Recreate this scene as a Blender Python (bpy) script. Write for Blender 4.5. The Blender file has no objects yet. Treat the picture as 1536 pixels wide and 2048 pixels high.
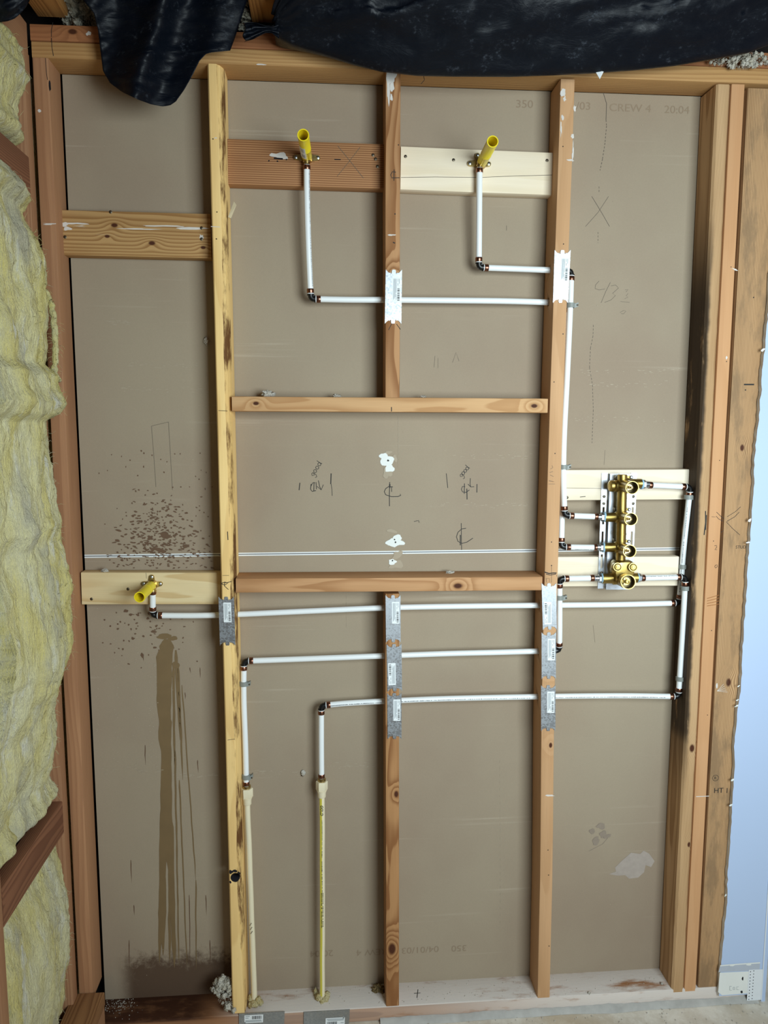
import bpy, bmesh, math, random
from mathutils import Vector, Matrix, noise

R = random.Random(11)
SC = bpy.context.scene
COL = SC.collection
V = Vector

# ------------------------------------------------------------------ camera
F_PX, PITCH, YAW, ROLL = 1528.6, 0.1195, 0.0779, 0.0007
CAM = V((-0.0927, -2.0296, 1.693))
ZT = 2.565                       # underside of the top plate
_cp, _sp = math.cos(PITCH), math.sin(PITCH)
FW = V((math.sin(YAW) * _cp, math.cos(YAW) * _cp, -_sp))
_r = V((math.cos(YAW), -math.sin(YAW), 0))
_u = _r.cross(FW)
RT = math.cos(ROLL) * _r + math.sin(ROLL) * _u
UP = -math.sin(ROLL) * _r + math.cos(ROLL) * _u
cam_d = bpy.data.cameras.new('camera')
cam_d.sensor_fit = 'VERTICAL'
cam_d.sensor_height = 36.0
cam_d.lens = F_PX / 2048 * 36.0
cam_d.clip_start = 0.02
cam = bpy.data.objects.new('camera', cam_d)
COL.objects.link(cam)
mw = Matrix.Identity(4)
for i in range(3):
    mw[i][0], mw[i][1], mw[i][2], mw[i][3] = RT[i], UP[i], -FW[i], CAM[i]
cam.matrix_world = mw
SC.camera = cam

# ------------------------------------------------------------------ view, world, light
SC.view_settings.view_transform = 'Standard'
SC.view_settings.look = 'None'
SC.view_settings.exposure = 0.07
SC.view_settings.gamma = 1.0
SC.view_settings.use_curve_mapping = False
w = bpy.data.worlds.new('warm_bounce_fill')
SC.world = w
w.use_nodes = True
bg = w.node_tree.nodes['Background']
bg.inputs[0].default_value = (1.0, 0.83, 0.70, 1)  # even warm fill standing in for light bounced round the room
bg.inputs[1].default_value = 0.28


def area(name, loc, target, sx, sy, power, color, spread=180):
    d = bpy.data.lights.new(name, 'AREA')
    d.shape = 'RECTANGLE'
    d.size, d.size_y, d.energy, d.color = sx, sy, power, color
    d.spread = math.radians(spread)
    o = bpy.data.objects.new(name, d)
    COL.objects.link(o)
    o.location = loc
    o.rotation_euler = (V(target) - V(loc)).to_track_quat('-Z', 'Y').to_euler()
    return o


area('window_daylight', (1.05, -2.3, 1.75), (0.55, 0.0, 1.5), 1.15, 1.15, 38, (0.81, 0.955, 1.0), 122)


# ------------------------------------------------------------------ pixel rays -> points on real planes
def ray(px, py):
    return FW + RT * ((px - 768) / F_PX) - UP * ((py - 1024) / F_PX)


def P(px, py, Y=0.0):
    d = ray(px, py)
    return CAM + d * ((Y - CAM.y) / d.y)


def PX(px, py, X):
    d = ray(px, py)
    return CAM + d * ((X - CAM.x) / d.x)


def PZ(px, py, Z):
    d = ray(px, py)
    return CAM + d * ((Z - CAM.z) / d.z)


def lerp(a, b, t):
    return a + (b - a) * t


def interp(pts, t):
    if t <= pts[0][0]:
        return pts[0][1]
    for (a, va), (b, vb) in zip(pts, pts[1:]):
        if t <= b:
            return va + (vb - va) * (t - a) / max(1e-9, b - a)
    return pts[-1][1]


# ------------------------------------------------------------------ mesh builder
class MB:
    def __init__(self):
        self.v, self.f, self.m = [], [], []
        self.k = 0

    def add(self, vs, fs, mi=0):
        o = len(self.v)
        self.v += [V(p) for p in vs]
        for f in fs:
            self.f.append(tuple(i + o for i in f))
            self.m.append(mi)

    def box(self, lo, hi, mi=0):
        x0, y0, z0 = lo
        x1, y1, z1 = hi
        self.add([(x0, y0, z0), (x1, y0, z0), (x1, y1, z0), (x0, y1, z0), (x0, y0, z1), (x1, y0, z1), (x1, y1, z1), (x0, y1, z1)],
                 [(0, 3, 2, 1), (4, 5, 6, 7), (0, 1, 5, 4), (1, 2, 6, 5), (2, 3, 7, 6), (3, 0, 4, 7)], mi)

    def obox(self, c, a, b, n, mi=0):
        c, a, b, n = V(c), V(a), V(b), V(n)
        vs = [c + sx * a + sy * b + sz * n for sz in (-1, 1) for sx, sy in ((-1, -1), (1, -1), (1, 1), (-1, 1))]
        self.add(vs, [(0, 3, 2, 1), (4, 5, 6, 7), (0, 1, 5, 4), (1, 2, 6, 5), (2, 3, 7, 6), (3, 0, 4, 7)], mi)

    def rings(self, rings, mi=0, caps=True, close=True):
        n = len(rings[0])
        vs = [p for r in rings for p in r]
        fs = []
        for i in range(len(rings) - 1):
            for j in range(n if close else n - 1):
                k = (j + 1) % n
                fs.append((i * n + j, i * n + k, (i + 1) * n + k, (i + 1) * n + j))
        if caps:
            fs.append(tuple(reversed(range(n))))
            fs.append(tuple((len(rings) - 1) * n + j for j in range(n)))
        self.add(vs, fs, mi)

    def tube(self, pts, r, seg=16, mi=0, caps=True):
        pts = [V(p) for p in pts]
        rr = r if isinstance(r, (list, tuple)) else [r] * len(pts)
        rings = []
        ref = None
        for i, p in enumerate(pts):
            t = (pts[min(i + 1, len(pts) - 1)] - pts[max(i - 1, 0)]).normalized()
            if ref is None:
                ref = V((0, 0, 1)) if abs(t.z) < .9 else V((1, 0, 0))
            a = (ref - t * ref.dot(t)).normalized()
            b = t.cross(a)
            ref = a
            rings.append([p + (a * math.cos(2 * math.pi * k / seg) + b * math.sin(2 * math.pi * k / seg)) * rr[i] for k in range(seg)])
        self.rings(rings, mi, caps)

    def lathe(self, p0, p1, prof, seg=24, mi=0, caps=True):
        """prof: (distance along axis from p0, radius)"""
        p0, p1 = V(p0), V(p1)
        t = (p1 - p0).normalized()
        ref = V((0, 0, 1)) if abs(t.z) < .9 else V((1, 0, 0))
        a = (ref - t * ref.dot(t)).normalized()
        b = t.cross(a)
        self.rings([[p0 + t * s + (a * math.cos(2 * math.pi * k / seg) + b * math.sin(2 * math.pi * k / seg)) * r for k in range(seg)]
                    for s, r in prof], mi, caps)

    def prism(self, poly, n, depth, mi=0):
        n = V(n).normalized()
        self.rings([[V(p) for p in poly], [V(p) - n * depth for p in poly]], mi)

    def stroke(self, pts, width, n, mi=0, off=0.0004):
        n = V(n).normalized()
        self.k += 1
        off += (self.k % 500) * 1.5e-6
        pts = [V(p) + n * off for p in pts]
        if len(pts) < 2:
            return
        vs = []
        for i, p in enumerate(pts):
            t = (pts[min(i + 1, len(pts) - 1)] - pts[max(i - 1, 0)])
            if t.length < 1e-9:
                t = V((0, 0, 1))
            s = t.normalized().cross(n) * width * .5
            vs += [p - s, p + s]
        self.add(vs, [(2 * i, 2 * i + 1, 2 * i + 3, 2 * i + 2) for i in range(len(pts) - 1)], mi)

    def blob(self, c, u, v, n, mi=0, k=12, jit=.25, off=0.0004, rnd=R):
        c, u, v, n = V(c), V(u), V(v), V(n).normalized()
        self.k += 1
        off += (self.k % 500) * 1.5e-6
        k = max(k, 10)
        vs = [c + n * off]
        sd = rnd.uniform(0, 99)
        for i in range(k):
            a = 2 * math.pi * i / k
            s = 1 + jit * 1.7 * noise.noise((math.cos(a) * 1.2 + sd, math.sin(a) * 1.2, sd)) + rnd.uniform(-jit, jit) * .22
            vs.append(c + n * off + (u * math.cos(a) + v * math.sin(a)) * s)
        self.add(vs, [(0, 1 + i, 1 + (i + 1) % k) for i in range(k)], mi)

    def poly(self, pts, n, mi=0, off=0.0004):
        n = V(n).normalized()
        self.add([V(p) + n * off for p in pts], [tuple(range(len(pts)))], mi)

    def text(self, s, origin, xdir, ydir, size, mi=0, off=0.0005, wrap=None, squeeze=1.0, bold=0.0, shear=0.0):
        cu = bpy.data.curves.new('txt', 'FONT')
        cu.body = s
        cu.size = 1.0
        cu.offset = bold
        cu.shear = shear
        ob = bpy.data.objects.new('txt', cu)
        COL.objects.link(ob)
        dg = bpy.context.evaluated_depsgraph_get()
        me = bpy.data.meshes.new_from_object(ob.evaluated_get(dg))
        xdir, ydir, origin = V(xdir).normalized(), V(ydir).normalized(), V(origin)
        n = xdir.cross(ydir)
        vs = []
        for q in me.vertices:
            x, y = q.co.x * size * squeeze, q.co.y * size
            if wrap:            # bent round a pipe of that radius whose axis lies under the base line
                a = (y - size * .35) / wrap
                vs.append(origin + xdir * x + (ydir * math.sin(a) + n * math.cos(a)) * (wrap + off))
            else:
                vs.append(origin + xdir * x + ydir * y + n * off)
        self.add(vs, [tuple(p.vertices) for p in me.polygons], mi)
        bpy.data.objects.remove(ob)
        bpy.data.curves.remove(cu)
        bpy.data.meshes.remove(me)


def wloc(o):
    p = V((0, 0, 0))
    while o is not None:
        p = p + o.location
        o = o.parent
    return p


def mk(name, mb, mats, parent=None, M=None, smooth=35, fix=True):
    me = bpy.data.meshes.new(name)
    base = M.copy() if M else Matrix.Identity(4)
    if M is None and parent is not None:
        base = Matrix.Translation(wloc(parent))
    if M is None and parent is None and mb.v and mats:
        base = Matrix.Identity(4)
    inv = base.inverted()
    me.from_pydata([inv @ p for p in mb.v], [], mb.f)
    for m in (mats if isinstance(mats, (list, tuple)) else [mats]):
        me.materials.append(m)
    me.polygons.foreach_set('material_index', mb.m)
    if fix:
        bm = bmesh.new()
        bm.from_mesh(me)
        bmesh.ops.recalc_face_normals(bm, faces=bm.faces)
        bm.to_mesh(me)
        bm.free()
    if smooth:
        me.polygons.foreach_set('use_smooth', [True] * len(me.polygons))
        me.set_sharp_from_angle(angle=math.radians(smooth))
    o = bpy.data.objects.new(name, me)
    COL.objects.link(o)
    if parent is not None:
        o.parent = parent
        o.matrix_basis = Matrix.Translation(-wloc(parent)) @ base
    else:
        o.matrix_basis = base
    return o


def tag(o, label=None, cat=None, group=None, kind=None):
    if label:
        o['label'] = label
    if cat:
        o['category'] = cat
    if group:
        o['group'] = group
    if kind:
        o['kind'] = kind
    return o


def thing(name, label, cat, loc, group=None):
    o = bpy.data.objects.new(name, None)
    o.empty_display_size = .02
    COL.objects.link(o)
    o.location = loc
    return tag(o, label, cat, group)


def struct(o):
    o['kind'] = 'structure'
    return o


# ------------------------------------------------------------------ materials
def lin(h):
    r, g, b = (int(h[i:i + 2], 16) / 255 for i in (0, 2, 4))
    f = lambda c: c / 12.92 if c <= .04045 else ((c + .055) / 1.055) ** 2.4
    return (f(r), f(g), f(b), 1)


class G:
    def __init__(self, name):
        self.mat = bpy.data.materials.new(name)
        self.mat.use_nodes = True
        self.t = self.mat.node_tree
        self.b = self.t.nodes['Principled BSDF']
        tc = self.t.nodes.new('ShaderNodeTexCoord')
        self.co = tc.outputs['Object']

    def set(self, sock, val):
        if isinstance(val, bpy.types.NodeSocket):
            self.t.links.new(val, sock)
        elif isinstance(val, (tuple, list)) and len(val) == 3 and sock.type == 'RGBA':
            sock.default_value = (*val, 1)
        else:
            sock.default_value = val

    def math(self, op, a, b=None, c=None, clamp=False):
        n = self.t.nodes.new('ShaderNodeMath')
        n.operation = op
        n.use_clamp = clamp
        for i, x in enumerate((a, b, c)):
            if x is not None:
                self.set(n.inputs[i], x)
        return n.outputs[0]

    def mix(self, fac, a, b, mode='MIX'):
        n = self.t.nodes.new('ShaderNodeMix')
        n.data_type = 'RGBA'
        n.blend_type = mode
        self.set(n.inputs[0], fac)
        self.set(n.inputs[6], a)
        self.set(n.inputs[7], b)
        return n.outputs[2]

    def map(self, scale=(1, 1, 1), loc=(0, 0, 0), vec=None):
        n = self.t.nodes.new('ShaderNodeMapping')
        self.set(n.inputs[0], vec or self.co)
        n.inputs['Location'].default_value = loc
        n.inputs['Scale'].default_value = scale
        return n.outputs[0]

    def noise(self, vec, scale=1, detail=3, rough=.55, dist=0):
        n = self.t.nodes.new('ShaderNodeTexNoise')
        self.set(n.inputs['Vector'], vec)
        n.inputs['Scale'].default_value = scale
        n.inputs['Detail'].default_value = detail
        n.inputs['Roughness'].default_value = rough
        n.inputs['Distortion'].default_value = dist
        return n.outputs[0]

    def voro(self, vec, scale=1):
        n = self.t.nodes.new('ShaderNodeTexVoronoi')
        self.set(n.inputs['Vector'], vec)
        n.inputs['Scale'].default_value = scale
        return n.outputs['Color'], n.outputs['Distance']

    def step(self, x, a, b, lo=0., hi=1.):
        n = self.t.nodes.new('ShaderNodeMapRange')
        n.interpolation_type = 'SMOOTHSTEP'
        self.set(n.inputs[0], x)
        for i, q in enumerate((a, b, lo, hi)):
            self.set(n.inputs[i + 1], q)
        return n.outputs[0]

    def sep(self, vec=None):
        n = self.t.nodes.new('ShaderNodeSeparateXYZ')
        self.set(n.inputs[0], vec or self.co)
        return n.outputs

    def bump(self, h, strength=.3, dist=.002):
        n = self.t.nodes.new('ShaderNodeBump')
        n.inputs['Strength'].default_value = strength
        n.inputs['Distance'].default_value = dist
        self.set(n.inputs['Height'], h)
        self.t.links.new(n.outputs[0], self.b.inputs['Normal'])

    def out(self, col=None, rough=None, metal=None, spec=None):
        for k, x in (('Base Color', col), ('Roughness', rough), ('Metallic', metal), ('Specular IOR Level', spec)):
            if x is not None:
                self.set(self.b.inputs[k], x)
        return self.mat


def plain(name, h, rough=.6, metal=0., spec=.5, var=.08, scale=40):
    g = G(name)
    c = lin(h)
    n = g.noise(g.co, scale, 3)
    d = tuple(x * (1 - var * 2.2) for x in c[:3])
    return g.out(g.mix(n, c, d), rough, metal, spec)


_seed = [0]


def wood(name, light, dark, freq=230, pith=(-.03, .16), wob=.012, contrast=.75, knots=(), fiber=.22, patch=.35,
         grime=None, white=None, rough=.72, wet=None):
    """length runs along local X; rings round a pith line, knots, fibres, dirt"""
    _seed[0] += 1
    s = _seed[0] * 3.71
    g = G(name)
    x, y, z = g.sep()
    L, D = lin(light), lin(dark)
    n1 = g.noise(g.map((1.3, 7, 7), (s, s, 0)), 1, 2)
    n1b = g.noise(g.map((5, 30, 30), (s, 2, s)), 1, 2)
    dy = g.math('SUBTRACT', y, pith[0])
    dz = g.math('SUBTRACT', z, pith[1])
    r = g.math('SQRT', g.math('ADD', g.math('MULTIPLY', dy, dy), g.math('MULTIPLY', dz, dz)))
    r = g.math('ADD', r, g.math('MULTIPLY', n1, wob * 2))
    r = g.math('ADD', r, g.math('MULTIPLY', n1b, wob * .18))
    km = None
    for (kx, ky, kz, kr) in knots:
        vx = g.math('MULTIPLY', g.math('SUBTRACT', x, kx), .6)
        vy = g.math('SUBTRACT', y, ky)
        vz = g.math('SUBTRACT', z, kz)
        d2 = g.math('ADD', g.math('ADD', g.math('MULTIPLY', vx, vx), g.math('MULTIPLY', vy, vy)), g.math('MULTIPLY', vz, vz))
        e = g.math('EXPONENT', g.math('DIVIDE', d2, -(2.4 * kr) ** 2))
        r = g.math('ADD', r, g.math('MULTIPLY', e, kr * 1.6))
        d = g.math('SQRT', d2)
        m = g.step(d, kr * 1.05, kr * .5)
        km = m if km is None else g.math('MAXIMUM', km, m)
    t = g.math('FRACT', g.math('MULTIPLY', r, freq))
    lw = g.math('MULTIPLY', g.step(t, .25, .88), g.step(t, 1., .93))
    big = g.noise(g.map((1.7, 14, 14), (s, 0, s)), 1, 3)
    col = g.mix(g.math('MULTIPLY', g.step(big, .35, .75), patch), L, D)
    col = g.mix(g.math('MULTIPLY', lw, contrast), col, D)
    fb = g.noise(g.map((9, 420, 420), (s, s, s)), 1, 2)
    col = g.mix(fiber, col, g.mix(fb, (.25, .25, .25), (1, 1, 1)), 'MULTIPLY')
    if km is not None:
        col = g.mix(km, col, lin('4a2410'))
    if wet:
        wm = wet(g, x, y, z)
        col = g.mix(wm, col, lin('3a1d0e'))
    if grime:
        gc, th, sc, amt, fn = grime
        gn = g.noise(g.map((sc, sc * 4, sc * 4), (s, 1, 2)), 1, 6, .68)
        mk_ = g.step(gn, th, th + .16)
        if fn:
            mk_ = g.math('MULTIPLY', mk_, fn(g, x, y, z))
        col = g.mix(g.math('MULTIPLY', mk_, amt), col, lin(gc))
    if white:
        th, sc, amt, fn = white
        gn = g.noise(g.map((sc, sc * 5, sc * 5), (1, s, 2)), 1, 6, .7)
        mk_ = g.step(gn, th, th + .07)
        if fn:
            mk_ = g.math('MULTIPLY', mk_, fn(g, x, y, z))
        col = g.mix(g.math('MULTIPLY', mk_, amt), col, lin('d8cfc4'))
    g.bump(g.math('ADD', g.math('MULTIPLY', fb, .6), g.math('MULTIPLY', lw, .4)), .35, .0012)
    return g.out(col, rough, 0., .3)


def drywall_mat():
    g = G('grey_brown_drywall_paper')
    x, y, z = g.sep()
    c = lin('a79883')
    big = g.noise(g.map((1.1, 1, .9)), 1.6, 4)
    col = g.mix(g.step(big, .3, .75), c, lin('9c8a77'))
    st = g.noise(g.map((1.6, 1, 75), (3, 0, 1)), 1, 4)
    st2 = g.noise(g.map((2.2, 1, 9), (5, 0, 4)), 1, 3)
    col = g.mix(g.math('MULTIPLY', g.math('MULTIPLY', g.step(st, .58, .72), g.step(st2, .5, .66)), .30), col, lin('d2c5b2'))
    sp = g.noise(g.map((1, 1, 1)), 420, 2)
    col = g.mix(.16, col, g.mix(sp, (.3, .3, .3), (1, 1, 1)), 'MULTIPLY')
    # damp at the foot of the left bay
    wn = g.noise(g.map((34, 1, 30)), 1, 6, .75)
    edge = g.math('ADD', z, g.math('MULTIPLY', g.math('SUBTRACT', wn, .5), -.17))
    wet = g.math('MULTIPLY', g.step(edge, .155, .09), g.step(x, -.72, -.66))
    wet = g.math('MULTIPLY', wet, g.step(x, WETX1, WETX0))
    wet = g.math('MULTIPLY', wet, g.step(g.math('ADD', x, g.math('MULTIPLY', wn, .25)), WETL, WETL + .16))
    col = g.mix(g.math('MULTIPLY', wet, .85), col, lin('4a3324'))
    g.bump(sp, .12, .0006)
    return g.out(col, .85, 0, .2)


WETX1, WETX0, WETL = -.335, -.345, -.70


def insulation_mat():
    g = G('yellow_glass_wool')
    n = g.noise(g.map((7, 14, 3.5)), 1, 4, .6)
    n2 = g.noise(g.map((16, 30, 7), (3, 3, 3)), 1, 5, .7)
    n3 = g.noise(g.map((5, 9, 4), (7, 1, 5)), 1, 4, .65)
    fb = g.noise(g.map((190, 190, 55)), 1, 4, .75)
    col = g.mix(g.step(n, .32, .66), lin('fbf3c0'), lin('f4e48c'))
    col = g.mix(g.step(n2, .52, .72), col, lin('fbf8e6'))
    col = g.mix(g.math('MULTIPLY', g.step(n3, .50, .68), .8), col, lin('d2ccb2'))
    col = g.mix(.22, col, g.mix(g.step(fb, .25, .7), (.34, .34, .28), (1, 1, 1)), 'MULTIPLY')
    g.bump(g.math('ADD', g.math('MULTIPLY', fb, 1.3), g.math('MULTIPLY', n2, 1.5)), 1.0, .011)
    g.b.inputs['Sheen Weight'].default_value = .25
    return g.out(col, .95, 0, .1)


def fluff_mat(name, a, b, dark='4b463c'):
    g = G(name)
    n = g.noise(g.co, 55, 5, .7)
    fb = g.noise(g.co, 260, 3, .7)
    col = g.mix(g.step(n, .35, .65), lin(a), lin(b))
    col = g.mix(g.step(n, .36, .28), col, lin(dark))
    g.bump(g.math('ADD', n, fb), 1., .008)
    return g.out(col, .95, 0, .1)


def plastic_sheet_mat():
    g = G('black_polythene')
    d = g.noise(g.map((18, 18, 26)), 1, 7, .75)
    d2 = g.noise(g.map((90, 90, 140)), 1, 4, .7)
    dust = g.math('MULTIPLY', g.step(d, .50, .72), g.step(d2, .48, .70))
    col = g.mix(g.math('MULTIPLY', dust, .22), lin('060c16'), lin('8e98a8'))
    wr = g.noise(g.map((7, 7, 22)), 1, 5, .6, .8)
    g.bump(wr, .4, .010)
    return g.out(col, g.step(d, .3, .7, .38, .6), 0, .22)


def metal(name, h, rough, spang=None, var=.25, scale=60):
    g = G(name)
    c = lin(h)
    n = g.noise(g.co, scale, 4)
    if spang:
        vc, _ = g.voro(g.co, spang)
        n = g.math('ADD', g.math('MULTIPLY', n, .5), g.math('MULTIPLY', g.sep(vc)[0], .5))
    col = g.mix(n, c, tuple(q * (1 - var * 1.6) for q in c[:3]))
    return g.out(col, g.step(n, .2, .8, rough * .8, rough * 1.3), 1.0)


def concrete_mat():
    g = G('dusty_concrete')
    n = g.noise(g.co, 9, 7, .7)
    n2 = g.noise(g.co, 45, 5, .7)
    n3 = g.noise(g.co, 2.5, 3)
    col = g.mix(g.step(n, .35, .65), lin('efe9dd'), lin('d2c8b8'))
    col = g.mix(g.math('MULTIPLY', g.step(n2, .55, .75), .7), col, lin('f0ece4'))
    col = g.mix(g.math('MULTIPLY', g.step(n3, .5, .7), .4), col, lin('bfa57e'))
    g.bump(n2, .3, .004)
    return g.out(col, .88, 0, .2)


M_dry = drywall_mat()
M_ins = insulation_mat()
M_fluff = fluff_mat('loose_white_fluff', 'f2ecdf', 'd8cfba', '8d8470')
M_cell = fluff_mat('grey_blown_insulation', 'cfcab9', 'a39d8a')
M_crumb = fluff_mat('white_crumbs', 'f4efe6', 'dcd3c4', 'b8ac98')
M_foam = fluff_mat('cream_spray_foam', 'eadcae', 'd5bf84', 'b0966a')
M_poly = plastic_sheet_mat()
M_conc = concrete_mat()
M_white = plain('pale_blue_wall_paint', 'b7cae9', .6, var=.02, scale=3)
M_gyp = plain('raw_gypsum_edge', 'e4e1d8', .9, var=.12, scale=70)
M_mud = plain('white_joint_compound', 'eceeea', .8, var=.05, scale=12)
M_bead = plain('white_metal_bead', 'e6ebf0', .5, var=.03)
M_seam = plain('white_taped_board_edge', 'eef1f2', .7, var=.04, scale=60)
M_seamd = plain('dark_joint_line', '6a6a6c', .9)
M_blk = plain('black_fitting_plastic', '0b0c0e', .38, var=.1)
M_pex = plain('white_flexible_pipe', 'f1f4f5', .32, var=.02, scale=8)
M_cpvc = plain('cream_rigid_pipe', 'efe3c4', .4, var=.04, scale=10)
M_ystripe = plain('yellow_stripe', 'd9cb4e', .45, var=.04)
M_ink = plain('black_ink', '1d1b1a', .7, var=.05)
M_pencil = plain('pencil_lead', '5d5347', .7, var=.05)
M_stamp = plain('faint_grey_stamp', '94816b', .85, var=.05)
M_splash = plain('dark_water_splash', '6d523d', .75, var=.1)
M_run = plain('brown_water_run', '806846', .7, var=.1, scale=20)
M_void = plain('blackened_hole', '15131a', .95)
M_copper = metal('copper_crimp', 'ab7761', .3, var=.45, scale=90)
M_brass = metal('cast_brass', 'c4a860', .36, var=.3, scale=45)
M_brassd = metal('machined_brass', 'd2ba80', .3, var=.15, scale=90)
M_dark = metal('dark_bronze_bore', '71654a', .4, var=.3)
M_chrome = metal('bright_steel', 'c6ccd4', .3, var=.12, scale=30)
M_galv = metal('galvanised_steel', 'c3c8ce', .42, spang=260, var=.22)
M_yel = plain('yellow_cap_plastic', 'fbe325', .35, var=.04, scale=12)
M_yel.node_tree.nodes['Principled BSDF'].inputs['Subsurface Weight'].default_value = .5
M_yel.node_tree.nodes['Principled BSDF'].inputs['Subsurface Radius'].default_value = (.01, .008, .002)
M_sticker = plain('white_label_paper', 'eef2f4', .6, var=.02)
M_clamp = plain('grey_clamp_plastic', '8f938e', .5, var=.08)
M_teal = plain('blue_thread_tape', '9cc4dc', .5, var=.05)
M_screw = metal('dull_screw', '6f6658', .45)
M_bark = wood('bark_edge', 'fad48e', 'd2a056', freq=160, contrast=.3, grime=('5b3210', .43, 5.5, .95, None))
M_wmark = plain('white_paint_mark', 'e4ddd6', .8, var=.1)

NY = V((0, -1, 0))      # towards the camera


# ------------------------------------------------------------------ lumber
def profile(w, d, r=.0028):
    """rounded rectangle, y 0..w, z 0..d"""
    out = []
    for cy, cz, a0 in ((r, r, 180), (w - r, r, 270), (w - r, d - r, 0), (r, d - r, 90)):
        for k in range(3):
            a = math.radians(a0 + 45 * k)
            out.append((cy + r * math.cos(a), cz + r * math.sin(a)))
    return out


def lumber(name, O, ax, wv, L, w, d, mat, label, cat='timber', group=None, extra=(), decal=None, warp=.0006, holes=(), nseg=0, prof=None, bow=None):
    """O corner, ax along the length, wv across the width, depth = ax x wv"""
    ax = V(ax).normalized()
    wv = V(wv)
    wv = (wv - ax * wv.dot(ax)).normalized()
    dv = ax.cross(wv)
    M = Matrix.Identity(4)
    for i in range(3):
        M[i][0], M[i][1], M[i][2], M[i][3] = ax[i], wv[i], dv[i], O[i]
    mb = MB()
    n = nseg or max(2, int(L / .05))
    sd = R.uniform(0, 90)
    rings = []
    for i in range(n + 1):
        x = L * i / n
        oy = noise.noise((x * 3, sd, 0)) * warp + (interp(bow, x / L) if bow else 0)
        oz = noise.noise((x * 3, 0, sd)) * warp
        pr = prof(x) if prof else profile(w, d)
        rings.append([V(O) + ax * x + wv * (a + oy) + dv * (b + oz) for a, b in pr])
    mb.rings(rings)
    o_mats = [mat] + list(extra)
    if decal:
        decal(mb)
    o = mk(name, mb, o_mats, M=M)
    for c, axis, rad, ln in holes:
        cut = MB()
        axis = V(axis).normalized()
        cut.tube([V(c) - axis * ln, V(c) + axis * ln], rad, 20)
        co = mk('cutter', cut, [mat])
        md = o.modifiers.new('hole', 'BOOLEAN')
        md.operation, md.object, md.solver = 'DIFFERENCE', co, 'EXACT'
        bpy.context.view_layer.update()
        me = bpy.data.meshes.new_from_object(o.evaluated_get(bpy.context.evaluated_depsgraph_get()))
        o.modifiers.clear()
        old = o.data
        o.data = me
        bpy.data.meshes.remove(old)
        me.name = name
        bpy.data.objects.remove(co)
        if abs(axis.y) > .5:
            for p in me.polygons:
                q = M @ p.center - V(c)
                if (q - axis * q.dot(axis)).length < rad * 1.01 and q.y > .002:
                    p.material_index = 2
    return tag(o, label, cat, group)


def stud_px(name, lt, lb, w, d, mat, label, Y=0., cat='stud', **kw):
    """lt, lb: pixel of the front left edge at the top and at the foot"""
    a, b = P(*lb, Y), P(*lt, Y)
    return lumber(name, a, b - a, (1, 0, 0), (b - a).length, w, d, mat, label, cat, **kw)


def board_px(name, lt, rt, hgt, d, mat, label, Y=.05, cat='board', **kw):
    """lt, rt: pixel of the front top edge at the left and right end"""
    a, b = P(*lt, Y), P(*rt, Y)
    return lumber(name, a, b - a, (0, 0, -1), (b - a).length, hgt, d, mat, label, cat, **kw)


def pxl(pts, Y):
    return [P(x, y, Y) for x, y in pts]


def screw_head(mb, px, py, Y, r=.0042, mi=0):
    c = P(px, py, Y)
    mb.lathe(c + V((0, .001, 0)), c + V((0, -.01, 0)), [(0, r), (.0013, r), (.0022, r * .6)], 12, mi)


def board_screws(o, pts, Y):
    """each screw is a part of its board"""
    for px, py in pts:
        mb = MB()
        screw_head(mb, px, py, Y)
        s = mk('screw', mb, M_screw)
        s.parent = o
        s.matrix_parent_inverse = o.matrix_basis.inverted()


# wood kinds
W_red = wood('red_brown_stud', 'bb8a64', '936345', freq=200, contrast=.35, patch=.5)
W_yel = wood('honey_stud', 'ffd994', 'dcab64', freq=150, contrast=.35, patch=.4, pith=(.02, .3),
             grime=('8a5a28', .60, 3, .6, None))
W_mid = wood('orange_fir', 'bf8f63', '8c5a31', freq=210, pith=(.015, .12), contrast=.85, wob=.02,
             knots=((.30, .02, .0, .011), (1.9, .03, 0, .008)))
W_mid2 = wood('orange_fir_lower', 'bc8b5c', '8a5830', freq=210, pith=(.02, .14), contrast=.85, wob=.022,
              knots=((.18, .018, 0, .013), (.65, .03, 0, .007)))
W_or = wood('smooth_orange_stud', 'd2a57a', 'b28356', freq=170, pith=(.02, .5), contrast=.3, patch=.3,
            knots=((1.02, .016, 0, .012), (.78, .02, 0, .006)))


def moldmask(g, x, y, z):
    band = g.math('MULTIPLY', g.step(x, .55, .95), g.step(x, 2.35, 2.0))
    lo = g.math('MULTIPLY', g.step(x, .72, .82), g.step(x, 1.05, .9))
    side = g.step(g.math('ADD', y, g.math('MULTIPLY', g.noise(g.map((9, 1, 1)), 1, 4), .02)), .027, .016)
    return g.math('MULTIPLY', g.math('MAXIMUM', band, lo), side)


W_mold = wood('weathered_stained_stud', 'd8b286', '966c40', freq=300, pith=(-.15, .05), contrast=.6, wob=.006,
              knots=((.765, .024, .0, .009), (.47, .03, 0, .006)), grime=('2b1f13', .29, 5, .93, moldmask), patch=.5)
W_or2 = wood('clean_orange_stud', 'd2a073', 'bd875a', freq=150, pith=(.02, .6), contrast=.22, patch=.25, fiber=.15)
W_grey = wood('grey_brown_weathered_stud', 'cba276', '8c6642', freq=240, pith=(-.16, .05), contrast=.8, wob=.008,
              knots=((1.62, .04, 0, .007), (.95, .04, 0, .009)), grime=('6d5a45', .47, 4, .5, None))
W_plate = wood('golden_plate', 'c79a64', '9c6d3d', freq=190, pith=(-.06, .12), contrast=.5)
W_plate2 = wood('red_plate', 'a96f47', '7e4b2c', freq=190, pith=(-.05, .1), contrast=.4, knots=((.10, .015, 0, .008),))
W_brown = wood('striped_brown_board', 'b9875c', '7c4c2b', freq=190, pith=(-.2, .05), contrast=.9, wob=.004,
               grime=('5d3a22', .66, 6, .6, None))
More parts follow.
